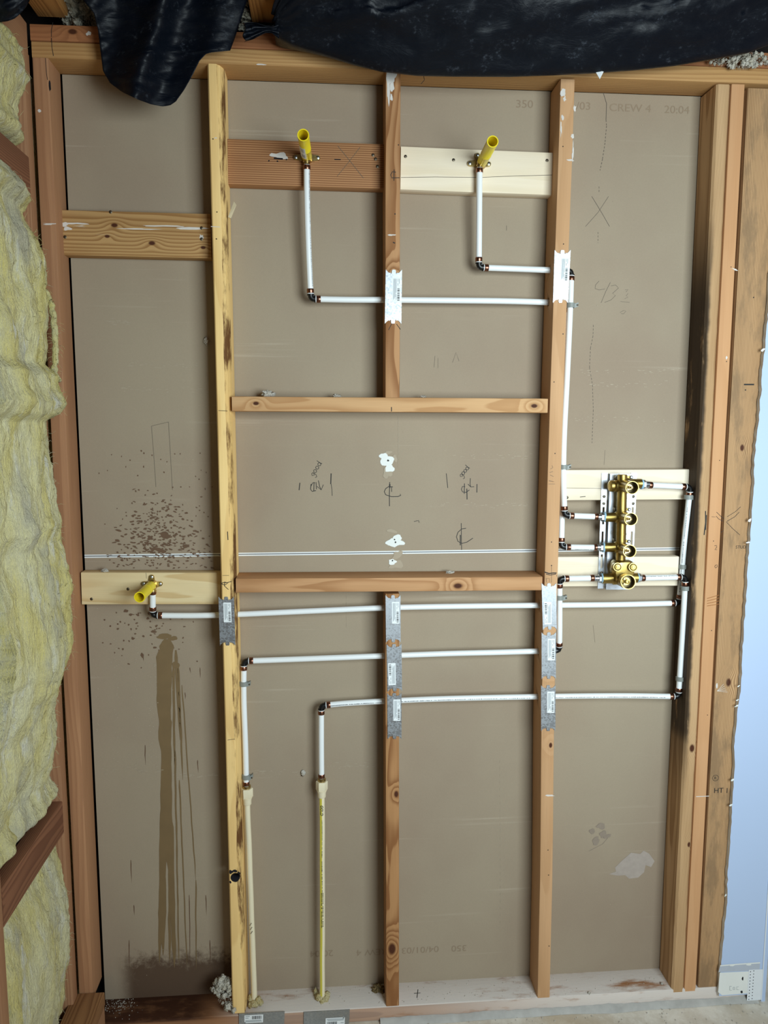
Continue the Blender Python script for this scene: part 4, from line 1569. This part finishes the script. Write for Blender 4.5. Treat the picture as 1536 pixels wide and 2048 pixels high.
    stem = [(0, .0070), (.012, .0070), (.012, .0050), (.024, .0050), (.024, .0036), (.035, .0036), (.0355, .0022), (.032, .0020), (.032, .0003)]
    # three volume controls
    side_port('capped_port', 1240, 1217, 972, .0145, bulb=True)
    side_port('outlet_port', 1244, 1282, 967, .0128)
    union(1281, 1298, 968.5)
    barrel('control_barrel', 1243, 970, 1264.5, 975.5, -.062, .0178, .034, stem)
    side_port('outlet_port', 1242, 1209, 1034.5, .0128)
    union(1211, 1196, 1034)
    barrel('control_barrel', 1242, 1035, 1262, 1038.5, -.060, .0178, .034, stem)
    side_port('outlet_port', 1241, 1207, 1094.5, .0128)
    union(1209, 1194, 1094.5)
    barrel('control_barrel', 1240.5, 1097, 1259.5, 1102.5, -.058, .0178, .034, stem)
    # ears with screws that hold the castings to the channel
    for px, py in ((1232.5, 955), (1261, 954), (1230, 1018.5), (1257, 1018.5), (1228, 1080), (1256, 1082)):
        mb = MB()
        c = P(px, py, .031)
        mb.lathe(c + V((0, .002, 0)), c + NY, [(0, .005), (.006, .005)], 16)
        mb.obox(c + V((.006 if px < 1245 else -.006, -.002, 0)), V((.007, 0, 0)), V((0, 0, .0032)), V((0, .002, 0)))
        mb.lathe(c + NY * .004, c + NY, [(0, .0048), (.003, .0046), (.0045, .003), (.0035, .0022), (.0035, .0003)], 14, 1)
        mk('mounting_ear', mb, [M_brass, M_chrome], root)
    # mixer body at the foot: a rounded block with two check stops and the thermostat barrel
    mb = MB()
    zc, xc = P(1244, 1142, YV).z, P(1244, 1142, YV).x
    sec = []
    for yy, s in ((YV + .024, .82), (YV + .015, 1.0), (YV - .012, 1.0), (YV - .022, .86), (YV - .0225, .80)):
        ring_ = []
        for k in range(40):
            a_ = 2 * math.pi * k / 40
            rx = .030 * (abs(math.cos(a_)) ** .55) * (1 if math.cos(a_) >= 0 else -1)
            rz = .033 * (abs(math.sin(a_)) ** .55) * (1 if math.sin(a_) >= 0 else -1)
            nar = 1 - .22 * max(0, -rz / .033)
            ring_.append(V((xc + rx * s * nar, yy, zc + rz * s)))
        sec.append(ring_)
    mb.rings(sec)
    mk('mixer_body', mb, M_brass, root, smooth=50)
    side_port('inlet_port', 1236, 1204, 1157, .0138)
    union(1206, 1190, 1156.5)
    side_port('inlet_port', 1250, 1274, 1155.5, .0138)
    union(1272, 1284, 1155.5)
    for px, py in ((1235.5, 1134), (1266.5, 1134.5)):
        B, E = P(px - 4, py - .5, YV - .01), P(px, py, YV - .034)
        L = (E - B).length
        mb = MB()
        mb.lathe(B, E, [(0, .0135), (L * .7, .0128), (L * .72, .0118), (L, .0118)], 28)
        s = mk('check_stop', mb, M_brass, root)
        t = (E - B).normalized()
        mb = MB()
        mb.lathe(E - t * .0002, E + t, [(0, .0100), (.0022, .0095), (.003, .0075), (.0016, .0066), (.0016, .0052), (.0045, .0050), (.0048, .0030), (.003, .0028), (.003, .0003)], 28)
        q_ = mk('slotted_screw', mb, M_brass, s)
    o = barrel('thermostat_barrel', 1241, 1158, 1256.5, 1164, -.060, .0200, .030, [(0, .0105), (.008, .0105), (.008, .0080), (.014, .0080), (.014, .0058), (.026, .0058), (.0265, .0035), (.022, .0033), (.022, .0003)])
    for s in o.children:
        if s.name.startswith('stem'):
            s.data.materials.clear()
            s.data.materials.append(M_brass)


valve()


# ------------------------------------------------------------------ steel nail plates over the drilled studs
def nail_plate(label, tl, tr, bl, br, flip=False, Y=-.0008, st=(.42, .92, .14, .60), ends=True, group='steel plates on the studs'):
    a, b, c, d = P(*tl, Y), P(*tr, Y), P(*bl, Y), P(*br, Y)
    root = thing('nail_plate', label, 'steel plate', (c + d) / 2, group)

    def q(u, v):                       # u across 0..1, v down 0..1
        return (a.lerp(b, u)).lerp(c.lerp(d, u), v)
    H = (c - a).length
    e = .0085 / H
    end = [(0, 0), (.06, .35), (.16, .85), (.26, 1.05), (.30, .85), (.33, 1.25), (.37, 1.1), (.385, .35), (.42, .05), (.58, .05), (.615, .35), (.63, 1.1), (.67, 1.25), (.70, .85), (.74, 1.05), (.84, .85), (.94, .35), (1, 0)]
    if not ends:
        end = [(0, 0), (1, 0)]
    poly = [q(u, v * e) for u, v in end] + [q(u, 1 - v * e) for u, v in reversed(end)]
    mb = MB()
    th = .0014
    n = len(poly)
    k = len(end)
    f0 = [p + V((0, -th, 0)) for p in poly]
    vs = f0 + poly
    fs = []
    for i in range(k - 1):             # strips from end to end keep the notched outline clean
        fs.append((i, i + 1, n - 2 - i, n - 1 - i))
    mb.add(vs, fs + [tuple(n + j for j in f[::-1]) for f in fs] + [(i, n + i, n + (i + 1) % n, (i + 1) % n) for i in range(n)], 0)
    # embossed ticks
    tx = .13 if not flip else .87
    for j in range(4):
        v = (.52 if not flip else .40) + j * .027
        c_ = q(tx, v)
        mb.obox(c_ + V((0, -th, 0)), V((.0022, 0, 0)), V((0, 0, .0006)), V((0, .0003, 0)), 1)
    mk('plate', mb, [M_galv, M_chrome], root, smooth=0)
    u0, u1, v0, v1 = st
    if flip:
        u0, u1, v0, v1 = 1 - u1, 1 - u0, 1 - v1, 1 - v0
    mb = MB()
    off = V((0, -th - .0003, 0))
    mb.add([q(u0, v0) + off, q(u1, v0) + off, q(u1, v1) + off, q(u0, v1) + off], [(0, 1, 2, 3)])

    def s(u, v):
        if flip:
            u, v = 1 - u, 1 - v
        return q(lerp(u0, u1, u), lerp(v0, v1, v)) + off + V((0, -.0002, 0))
    rr = random.Random(3)
    if ends:
        v = .44
        while v < .92:                 # bar code turned on its side
            h = rr.choice((.012, .02, .03))
            mb.add([s(.62, v), s(.90, v), s(.90, v + h), s(.62, v + h)], [(0, 1, 2, 3)], 1)
            v += h + rr.choice((.012, .03, .02)) + (.05 if rr.random() < .15 else 0)
        for u, va, vb in ((.82, .06, .26), (.66, .06, .18), (.66, .24, .34), (.46, .06, .62), (.34, .06, .8), (.24, .06, .86), (.14, .06, .9), (.46, .68, .9)):
            mb.add([s(u, va), s(u + .045, va), s(u + .045, vb), s(u, vb)], [(0, 1, 2, 3)], 2)
    else:
        u = .40
        while u < .92:
            h = rr.choice((.012, .02, .03))
            mb.add([s(u, .14), s(u + h, .14), s(u + h, .55), s(u, .55)], [(0, 1, 2, 3)], 1)
            u += h + rr.choice((.012, .03, .02))
        for v, ua, ub in ((.12, .05, .28), (.34, .05, .22), (.66, .05, .9), (.80, .05, .94)):
            mb.add([s(ua, v), s(ub, v), s(ub, v + .07), s(ua, v + .07)], [(0, 1, 2, 3)], 2)
    mk('sticker', mb, [M_sticker, M_ink, plain('grey_small_print', '8f979c', .7)], root, smooth=0)
    return root


nail_plate('bright steel plate on the upper cripple stud', (771.5, 539), (804, 539.5), (769.5, 647.5), (802.5, 647.5))
nail_plate('bright steel plate high on the orange stud', (1109, 500), (1141, 500), (1105.7, 606), (1135.5, 606))
nail_plate('steel plate on the honey stud, below the R mark', (437, 1193), (468, 1193), (440, 1291), (471, 1291), st=(.30, .80, .12, .52))
nail_plate('topmost of the three steel plates on the lower cripple stud', (771, 1190), (800.8, 1190), (772, 1285), (801.3, 1284.5))
nail_plate('middle of the three steel plates on the lower cripple stud, its sticker upside down', (773, 1288), (803, 1287), (775, 1383.5), (804, 1382), flip=True, Y=-.0012)
nail_plate('lowest of the three steel plates on the lower cripple stud', (774.3, 1386), (803, 1385), (775.3, 1478), (803, 1478))
nail_plate('topmost of the three lower steel plates on the orange stud, its sticker upside down', (1083, 1166), (1112.3, 1166), (1085.5, 1260), (1113.3, 1258.5), flip=True, st=(.36, .88, .12, .60))
nail_plate('middle of the three lower steel plates on the orange stud', (1083, 1264.5), (1112, 1263.5), (1083, 1358), (1111.5, 1357.5))
nail_plate('lowest of the three lower steel plates on the orange stud', (1082, 1370), (1111, 1369.5), (1082, 1462), (1110.5, 1462))
nail_plate('grey steel plate on the sole plate in front of the plain cream pipe', (478, 2027), (569.5, 2022), (478, 2061), (568, 2057), Y=-.0016, st=(.12, .53, .10, .56), ends=False, group='steel plates on the sole plate')
nail_plate('grey steel plate on the sole plate in front of the striped pipe', (607.5, 2023.5), (699.5, 2018.5), (607, 2058), (698, 2053), Y=-.0016, st=(.10, .52, .10, .58), ends=False, flip=True, group='steel plates on the sole plate')


# ------------------------------------------------------------------ insulation in the left wall
def fbm(p, oct=4, gain=.55):
    s, a, f_ = 0., 1., 1.
    for _ in range(oct):
        s += a * noise.noise(p * f_)
        a *= gain
        f_ *= 2.05
    return s


def batt(label, edge, Ye, seed, amp=.022, cols=56, rowstep=.0048, y_near=-.43, lean=.0, pinch=None):
    """edge: silhouette pixels from top to bottom, lying at depth Ye; the batt runs from there towards the camera"""
    E = [P(x, y, Ye) for x, y in edge]
    zs = [p.z for p in E]
    tab = sorted([(p.z, p.x) for p in E])
    z1, z0 = max(zs), min(zs)
    nr = max(8, int((z1 - z0) / rowstep))
    rows = []
    for i in range(nr + 1):
        z = lerp(z0, z1, i / nr)
        x_e = interp(tab, z)
        end = min(1., min(i, nr - i) / 7.0)
        end = math.sqrt(max(0., 1 - (1 - end) ** 2))
        row = []
        back = XL - .082
        path = [(back, -.050)]
        for k in range(1, 6):
            path.append((lerp(back, x_e, math.sin(k / 6 * math.pi / 2)), lerp(-.050, Ye, 1 - math.cos(k / 6 * math.pi / 2))))
        nn = cols - 6
        for k in range(nn + 1):
            t = k / nn
            y = lerp(Ye, y_near, t ** 1.15)
            sag = .012 * math.sin(min(1., t * 3) * math.pi / 2)
            path.append((x_e + sag - .02 * t + lean * t, y))
        path.append((back, y_near))
        for k, (x, y) in enumerate(path):
            p = V((x, y, z))
            q = V((x * 6 + seed, y * 11, z * 4.2))
            big = fbm(q, 3)
            fine = fbm(V((x * 45, y * 60, z * 30 + seed)), 3, .6)
            vf = fbm(V((seed, y * 26 + .6 * math.sin(z * 5 + seed), z * 2.2)), 2)
            dsp = (big * amp + vf * amp * .55 + fine * .0045)
            w_ = min(1., k / 6)
            p.x = back + (x + dsp * w_ - back) * (.35 + .65 * end)
            p.y += fine * .003 * w_
            p.z += fbm(V((x * 30, y * 30, z * 26 + 7)), 2) * .004 * (1 - end * .3)
            row.append(p)
        rows.append(row)
    mb = MB()
    mb.rings(rows, 0, True, True)
    # loose fibres standing off the surface
    for _ in range(int((z1 - z0) * 190)):
        r_ = R.choice(rows)
        c = r_[R.randint(5, min(30, len(r_) - 2))]
        d = V((R.uniform(.2, 1), R.uniform(-.3, .9), R.uniform(-.9, .9))).normalized()
        ln = R.uniform(.006, .022)
        m_ = c + d * ln * .55 + V((0, 0, R.uniform(-.004, .004)))
        e_ = c + d * ln + V((0, 0, R.uniform(-.010, .004)))
        mb.tube([c, m_, e_], [.0005, .0004, .00015], 4)
    return tag(mk('insulation_batt', mb, M_ins, smooth=180, fix=True), label, 'insulation', 'yellow insulation in the side wall')


batt('short yellow insulation bulge under the dark plastic, top left', [(34, 70), (37, 78), (31, 88), (36, 97), (31, 104), (36, 118), (41, 140), (54, 157), (46, 179), (40, 208), (35, 232), (43, 254), (51, 266), (56, 284), (54, 296)], -.075, 3.1, amp=.016)
batt('long torn yellow insulation down the left, between the two noggings',
     [(48, 348), (52, 358), (54, 370), (66, 388), (74, 398), (62, 412), (50, 425), (54, 440), (62, 460), (74, 480), (82, 501), (85, 526), (86, 545), (82, 580), (85, 600), (88, 630), (92, 665), (94, 705), (97, 730), (114, 744), (122, 752), (127, 780), (135, 808), (124, 828), (101, 842), (102, 864), (104, 902), (111, 955), (118, 990),
      (129, 1040), (120, 1071), (127, 1105), (133, 1143), (136, 1182), (144, 1234), (146, 1289), (134, 1332), (121, 1380), (113, 1403), (114, 1445), (106, 1494), (98, 1520), (91, 1541), (97, 1561), (108, 1580), (116, 1594), (106, 1600)], -.075, 8.4, amp=.024)
batt('tall yellow insulation at the bottom left, below the split nogging', [(104, 1668), (112, 1700), (120, 1730), (134, 1785), (139, 1832), (139, 1903), (135, 1930), (133, 1970), (130, 1998), (116, 2032), (104, 2046), (96, 2075)], -.075, 15.7, amp=.013)


def tuft(name, label, cat, c, rx, ry, rz, seed, mat, sub=4, rough=.5, group=None, hang=None, parent=None):
    bm = bmesh.new()
    bmesh.ops.create_icosphere(bm, subdivisions=sub, radius=1.0)
    mb = MB()
    vs = []
    for v in bm.verts:
        d = v.co.normalized()
        s = 1 + rough * fbm(V((d.x * 2.2 + seed, d.y * 2.2, d.z * 2.2)), 4, .65)
        p = V((d.x * rx, d.y * ry, d.z * rz)) * s
        if hang:
            p += hang(d)
        vs.append(V(c) + p)
    mb.add(vs, [tuple(q.index for q in f.verts) for f in bm.faces])
    bm.free()
    o = mk(name, mb, mat, parent, M=Matrix.Translation(V(c)), smooth=180, fix=False)
    if parent is None:
        tag(o, label, cat, group)
    return o


def clump(name, label, cat, c, rx, ry, rz, seed, mat, n=26, group=None, hang=None):
    """many small ragged flocks grown together into one lump"""
    rr = random.Random(seed)
    mb = MB()
    for k in range(n):
        d = V((rr.gauss(0, .5), rr.gauss(0, .5), rr.gauss(0, .5)))
        if d.length > 1:
            d.normalize()
        o_ = V((d.x * rx, d.y * ry, d.z * rz))
        if hang:
            o_ += hang(d)
        q_ = rr.uniform(.12, .34) * min(rx, rz)
        bm = bmesh.new()
        bmesh.ops.create_icosphere(bm, subdivisions=3, radius=1.0)
        vs = []
        for v in bm.verts:
            e = v.co.normalized()
            s_ = q_ * (1 + .8 * fbm(e * 2.1 + V((k * 3.1 + seed, 0, 0)), 4, .7))
            vs.append(V(c) + o_ + e * s_)
        mb.add(vs, [tuple(q.index for q in f.verts) for f in bm.faces])
        bm.free()
    for k in range(n * 3):
        d = V((rr.gauss(0, 1), rr.gauss(0, 1), rr.gauss(0, 1))).normalized()
        o_ = V((d.x * rx, d.y * ry, d.z * rz)) * .8
        if hang:
            o_ += hang(d * .8)
        a = V(c) + o_
        mb.tube([a, a + d * .004 + V((0, 0, .001)), a + d * .008 + V((rr.uniform(-.004, .004), 0, rr.uniform(-.004, .003)))], [.0006, .0005, .0002], 4)
    o = mk(name, mb, mat, None, M=Matrix.Translation(V(c)), smooth=180, fix=False)
    return tag(o, label, cat, group)


# a torn strand hanging clear of the long batt
mb = MB()
pts = catmull([P(x, y, -.050) for x, y in ((86, 574), (97, 596), (105, 622), (109, 660), (111, 705), (109, 742), (116, 762))], 8)
mb.tube([p + V((.003 * noise.noise((i * .35, 1, 2)), .004 * noise.noise((i * .4, 6, 2)), 0)) for i, p in enumerate(pts)],
        [.0075 + .0035 * noise.noise((i * .5, 3, 9)) - (.004 if i < 3 else 0) for i in range(len(pts))], 14)
for i in range(60):
    c = R.choice(pts)
    d = V((R.uniform(-1, 1), R.uniform(-1, .2), R.uniform(-.6, .6))).normalized()
    c = c + d * .006
    mb.tube([c, c + d * R.uniform(.005, .014), c + d * R.uniform(.014, .02) + V((0, 0, -.006))], [.0005, .0004, .0002], 4)
tag(mk('insulation_strand', mb, M_ins, smooth=180), 'torn strand of yellow insulation hanging free beside the long batt', 'insulation', 'yellow insulation in the side wall')
# thin backing batt seen in the slot beside the corner stud
mb = MB()
rows = []
for i in range(120):
    z = lerp(.02, ZT - .03, i / 119)
    rows.append([V((XL - .02 + .006 * noise.noise((z * 9, k, 4)) + k * .002, lerp(.002, .05, k / 4) + .006 * noise.noise((z * 13, 2, k)), z)) for k in range(5)])
mb.rings(rows, 0, False, False)
tag(mk('insulation_batt', mb, M_ins, smooth=180), 'thin sliver of insulation in the slot left of the red-brown corner stud', 'insulation', 'yellow insulation in the side wall')

# ------------------------------------------------------------------ loose bits
clump('fluff_clump', 'clump of white fluff hanging at the foot of the honey stud', 'debris', P(444, 1974, .02), .024, .016, .030, 2, M_fluff, 70,
      hang=lambda d: V((.030 * max(0, -d.z) ** 1.5, -.022 * max(0, -d.z), -.034 * max(0, -d.z) ** 1.5)))
for lab, px, py, Y, s, sd in (('white fluff lump on the left end of the upper block', 534, 789, .05, .012, 1), ('small white crumb on the upper block, left of its middle', 672, 792.5, .05, .007, 2),
                              ('white crumb on the upper block, right of its middle', 846, 794, .05, .0055, 3),
                              ('grey crumb on top of the lower block', 900, 1147, .06, .008, 5), ('grey crumb on the yellowish board', 210, 1141, .06, .006, 6)):
    tuft('crumb', lab, 'debris', P(px, py, Y), s * 1.5, s, s * .8, sd * 3.3, M_crumb, 3, .7, 'crumbs on the ledges')
tuft('wall_crumb', 'white scrap stuck to the drywall in the left bay near the honey stud', 'debris', P(412, 682, YB - .004), .006, .003, .010, 7.7, M_crumb, 3, .6)
tuft('wall_crumb', 'loose scrap of plaster on the drywall left of the yellow-striped pipe', 'debris', P(606, 1546, YB - .003), .006, .003, .009, 9.1, M_crumb, 3, .7)


def foam(label, px, py, Y, sd):
    root = P(px, py, Y)
    mb = MB()
    for k in range(7):
        a = k * 2 * math.pi / 7 + sd
        c = root + V((math.cos(a) * .013, math.sin(a) * .011, .001 + .006 * (k % 3)))
        bm = bmesh.new()
        bmesh.ops.create_icosphere(bm, subdivisions=3, radius=1.0)
        vs = []
        for v in bm.verts:
            d = v.co.normalized()
            s = .0092 * (1 + .45 * fbm(d * 1.8 + V((sd * 3 + k, 0, 0)), 3))
            vs.append(c + V((d.x * s, d.y * s, d.z * s * 1.1)))
        mb.add(vs, [tuple(q.index for q in f.verts) for f in bm.faces])
        bm.free()
    return tag(mk('foam_collar', mb, M_foam, smooth=180), label, 'foam', 'spray foam round the supply pipes')


foam('lumpy cream foam round the foot of the plain cream pipe', 511, 2006, .030, 1)
o = foam('ragged cream foam round the foot of the yellow-striped pipe', 645, 1999, .045, 2)
tuft('foam_scrap', 'thin scrap of foam standing left of the striped pipe foot', 'foam', P(632, 1990, .06), .007, .004, .018, 5.5, M_foam, 3, .6)
tuft('fluff_clump', 'brownish fluff on the sole plate left of the lower cripple stud', 'debris', PZ(757, 1978, .004), .015, .012, .010, 4.4, fluff_mat('brown_fluff', 'b09a70', '8a744e'), 4, .8)
# dust and rubble along the sole plate and floor: nobody could count it
mb = MB()
for i in range(420):
    left_ = R.random() < .32
    if left_:
        px, py = R.gauss(240, 18), R.gauss(2010, 10)
    else:
        px, py = R.uniform(500, 1330), R.uniform(1955, 2010)
    p = PZ(px, py, .0008)
    if not (.003 < p.y < .088) or p.x < S1X + .04:
        continue
    s = R.uniform(.0003, .0011)
    mb.obox(p, V((s, s * .4, 0)), V((-s * .3, s, 0)), V((0, 0, s * .6)))
for i in range(160):
    p = V((R.uniform(S1X + .04, XEND), R.uniform(-.10, -.012), -.045))
    s = R.uniform(.0006, .002)
    mb.obox(p, V((s, s * .4, 0)), V((-s * .3, s, 0)), V((0, 0, s * .6)))
tag(mk('plaster_dust', mb, M_crumb, smooth=0), 'white plaster dust strewn over the sole plate', 'dust', kind='stuff')
for lab, px, py in (('white pebble of plaster on the floor line, right of the orange stud', 1186, 2003), ('white pebble of plaster on the sole plate near the mouldy stud', 1361, 1985), ('white pebble of plaster on the sole plate in the right bay', 1324, 1967)):
    z = .003 if py < 1990 else .001
    p = PZ(px, py, z)
    if p.y < .002:
        p = PZ(px, py, z)
        p.y = max(p.y, .004)
    tuft('plaster_pebble', lab, 'debris', p, .0045, .0038, .0036, px * .1, M_crumb, 3, .4, 'plaster pebbles')
# joint-compound ridge between plate and slab
mb = MB()
rows = []
for i in range(140):
    x = lerp(P(760, 2020).x, XEND - .01, i / 139)
    h = .010 + .004 * noise.noise((x * 9, 1, 1)) + .003 * noise.noise((x * 40, 3, 1))
    w_ = .020 + .008 * noise.noise((x * 6, 5, 2))
    rows.append([V((x, -.0006, -.045 + h)), V((x, -w_ * .5, -.045 + h * .8)), V((x, -w_, -.0455))])
mb.rings(rows, 0, False, False)
tag(mk('mortar_ridge', mb, plain('grey_white_mortar', 'cfcdc8', .9, var=.2, scale=30), smooth=60), 'grey-white ridge of dried compound along the foot of the sole plate', 'mortar')

# ------------------------------------------------------------------ ceiling edge: joists, loose insulation, black plastic
zj = ZT + .0775 + .008
for lab, x0, x1, py in (('ceiling joist at the upper left, beside the black plastic flap', 75, 138, 33), ('ceiling joist between the two black plastic sheets', 504, 557, 44)):
    a, b = P(x0, py, .03), P(x1, py, .03)
    zj_ = max(zj, a.z)
    lumber('joist', V((b.x, .03 - 1.0, zj_)), (0, 1, 0), (-1, 0, 0), 1.0, b.x - a.x, .14, W_joist, lab, 'joist')
for lab, px, py, rx, rz, sd in (('grey loose insulation beside the left ceiling joist', 165, 18, .05, .05, 1), ('grey loose insulation over the gap between the plastic sheets', 488, 20, .035, .04, 2), ('pale loose insulation on the plate at the upper right', 1482, 120, .090, .017, 3)):
    c = P(px, py, .05)
    if sd == 3:
        c = P(px, py, -.022)
    else:
        c.z = max(c.z, ZT + .078 + rz * .35)
    clump('loose_insulation', lab, 'insulation', c, rx, .04 if sd < 3 else .012, rz, sd * 5, M_cell if sd < 3 else M_fluff, 80, 'loose insulation above the plates')


def sheet(label, rows, thick=.0006):
    mb = MB()
    mb.rings(rows, 0, False, False)
    o = mk('plastic_sheet', mb, M_poly, smooth=180, fix=False)
    md = o.modifiers.new('thickness', 'SOLIDIFY')
    md.thickness = thick
    return tag(o, label, 'plastic sheet', 'black plastic sheets')


# hanging flap on the left
LE = [(-90, 120), (-40, 140), (0, 166), (27, 188), (61, 196), (95, 200), (142, 206), (166, 220), (184, 244), (200, 278), (209, 303), (213, 325)]
RE = [(-90, 506), (0, 494), (41, 481), (78, 469), (102, 460), (103, 440), (100.5, 416) if False else (104, 430), (106, 414), (122, 399), (149, 386), (179, 369), (203, 352), (211, 340), (213, 325)]
LEt = sorted(LE)
REt = sorted(RE)
rows = []
for i in range(90):
    py = lerp(-90, 212.8, 1 - (1 - i / 89) ** 1.25)
    l, r = interp(LEt, py), interp(REt, py)
    row = []
    for k in range(61):
        t = k / 60
        px = lerp(l, r, t)
        fold = lerp(330, 262, max(0, py) / 213)
        yy = -.055 - .030 * math.exp(-((px - fold) / 26) ** 2) - .014 * math.sin(px * .045 + py * .012) - .010 * fbm(V((px * .012, py * .02, 3)), 3)
        yy -= .10 * max(0, (-py) / 90) ** 1.5 + .02 * max(0, (60 - py) / 60)
        row.append(P(px, py, yy))
    rows.append(row)
sheet('black plastic flap hanging down at the upper left, with a rounded tip', rows)

# long sagging sheet across the top
low = [(548, 66), (560, 76), (582, 86), (604, 93), (655, 108), (710, 126), (765, 140), (837, 148), (910, 149.5), (1024, 150), (1107, 147), (1190, 143), (1273, 137), (1355, 128), (1438, 114), (1500, 103), (1536, 89), (1640, 60)]
rows = []
NX = 230
for i in range(NX + 1):
    px = lerp(549, 1640, i / NX)
    py = interp(low, px)
    E = P(px, py, -.085)
    gather = min(1., max(0., (px - 549) / 190.0))
    gather = .10 + .90 * gather ** .8
    row = []
    for k in range(46):
        s = k / 45
        if s < .18:
            t = s / .18
            y = lerp(-.020, -.085, t)
            z = E.z + .045 * (1 - t) ** 2 * gather
        else:
            t = (s - .18) / .82
            y = lerp(-.085, -.085 - .40 * gather, t)
            z = E.z + (.34 * t + .05 * math.sin(t * 2.6)) * gather * .85
        wr = fbm(V((px * .0045, s * 6.5 - px * .0022, 2)), 4, .55)
        rg = (1 - abs(noise.noise((px * .0022 + 4, s * 8 - px * .0030, 5)))) ** 5 + .7 * (1 - abs(noise.noise((px * .005 + 9, s * 12 + px * .0016, 1)))) ** 6
        wr2 = fbm(V((px * .02, s * 13 + px * .006, 8)), 3, .6)
        amp = min(1., max(0., (s - .18) * 7))
        y += -(.024 * wr + .007 * wr2 + .022 * rg) * amp * gather
        z += (.016 * wr + .006 * wr2) * amp * gather
        row.append(V((E.x + .01 * wr * amp, y, z)))
    rows.append(row)
sheet('long black plastic sheet sagging over the top plates', rows)
# its twisted end
rows = []
for i in range(30):
    t = i / 29
    px = lerp(558, 488, t)
    half = interp([(0, 16), (.22, 6), (.4, 7), (.75, 17), (1, 19)], t)
    mid = interp([(0, 62), (.3, 58), (.6, 60), (1, 64)], t)
    rows.append([P(px + (3 * math.sin(k * .9) if t > .8 else 0), mid + half * math.cos(math.pi * k / 14), -.100 - .012 * math.sin(k * 1.3 + t * 4) * (.4 + t)) for k in range(15)])
sheet('twisted black end of plastic pinned beside the middle joist', rows)
rows = []
for i in range(26):
    t = i / 25
    row = []
    for k in range(26):
        s = k / 25
        px = lerp(-130, 60 - 10 * s, t)
        edge = interp([(-130, 70), (0, 44), (18, 42), (32, 36), (46, 22), (56, 8), (70, -25)], px)
        row.append(P(px, lerp(edge, edge - 120, s), -.20 - .10 * s + .016 * fbm(V((px * .03, s * 4, 1)), 3)))
    rows.append(row)
sheet('dark plastic corner at the extreme upper left', rows)
mb = MB()
c = P(1199, 150, -.078)
mb.add([c + V((-.012, 0, .010)), c + V((.012, -.002, .012)), c + V((-.001, -.006, -.012)), c + V((.004, -.007, .004)), c + V((-.006, -.004, .022))], [(0, 3, 2), (3, 1, 2), (0, 4, 3), (4, 1, 3)])
o = mk('paper_scrap', mb, M_sticker, smooth=0)
md = o.modifiers.new('thickness', 'SOLIDIFY')
md.thickness = .0006
tag(o, 'white torn scrap caught under the edge of the long black plastic', 'debris')
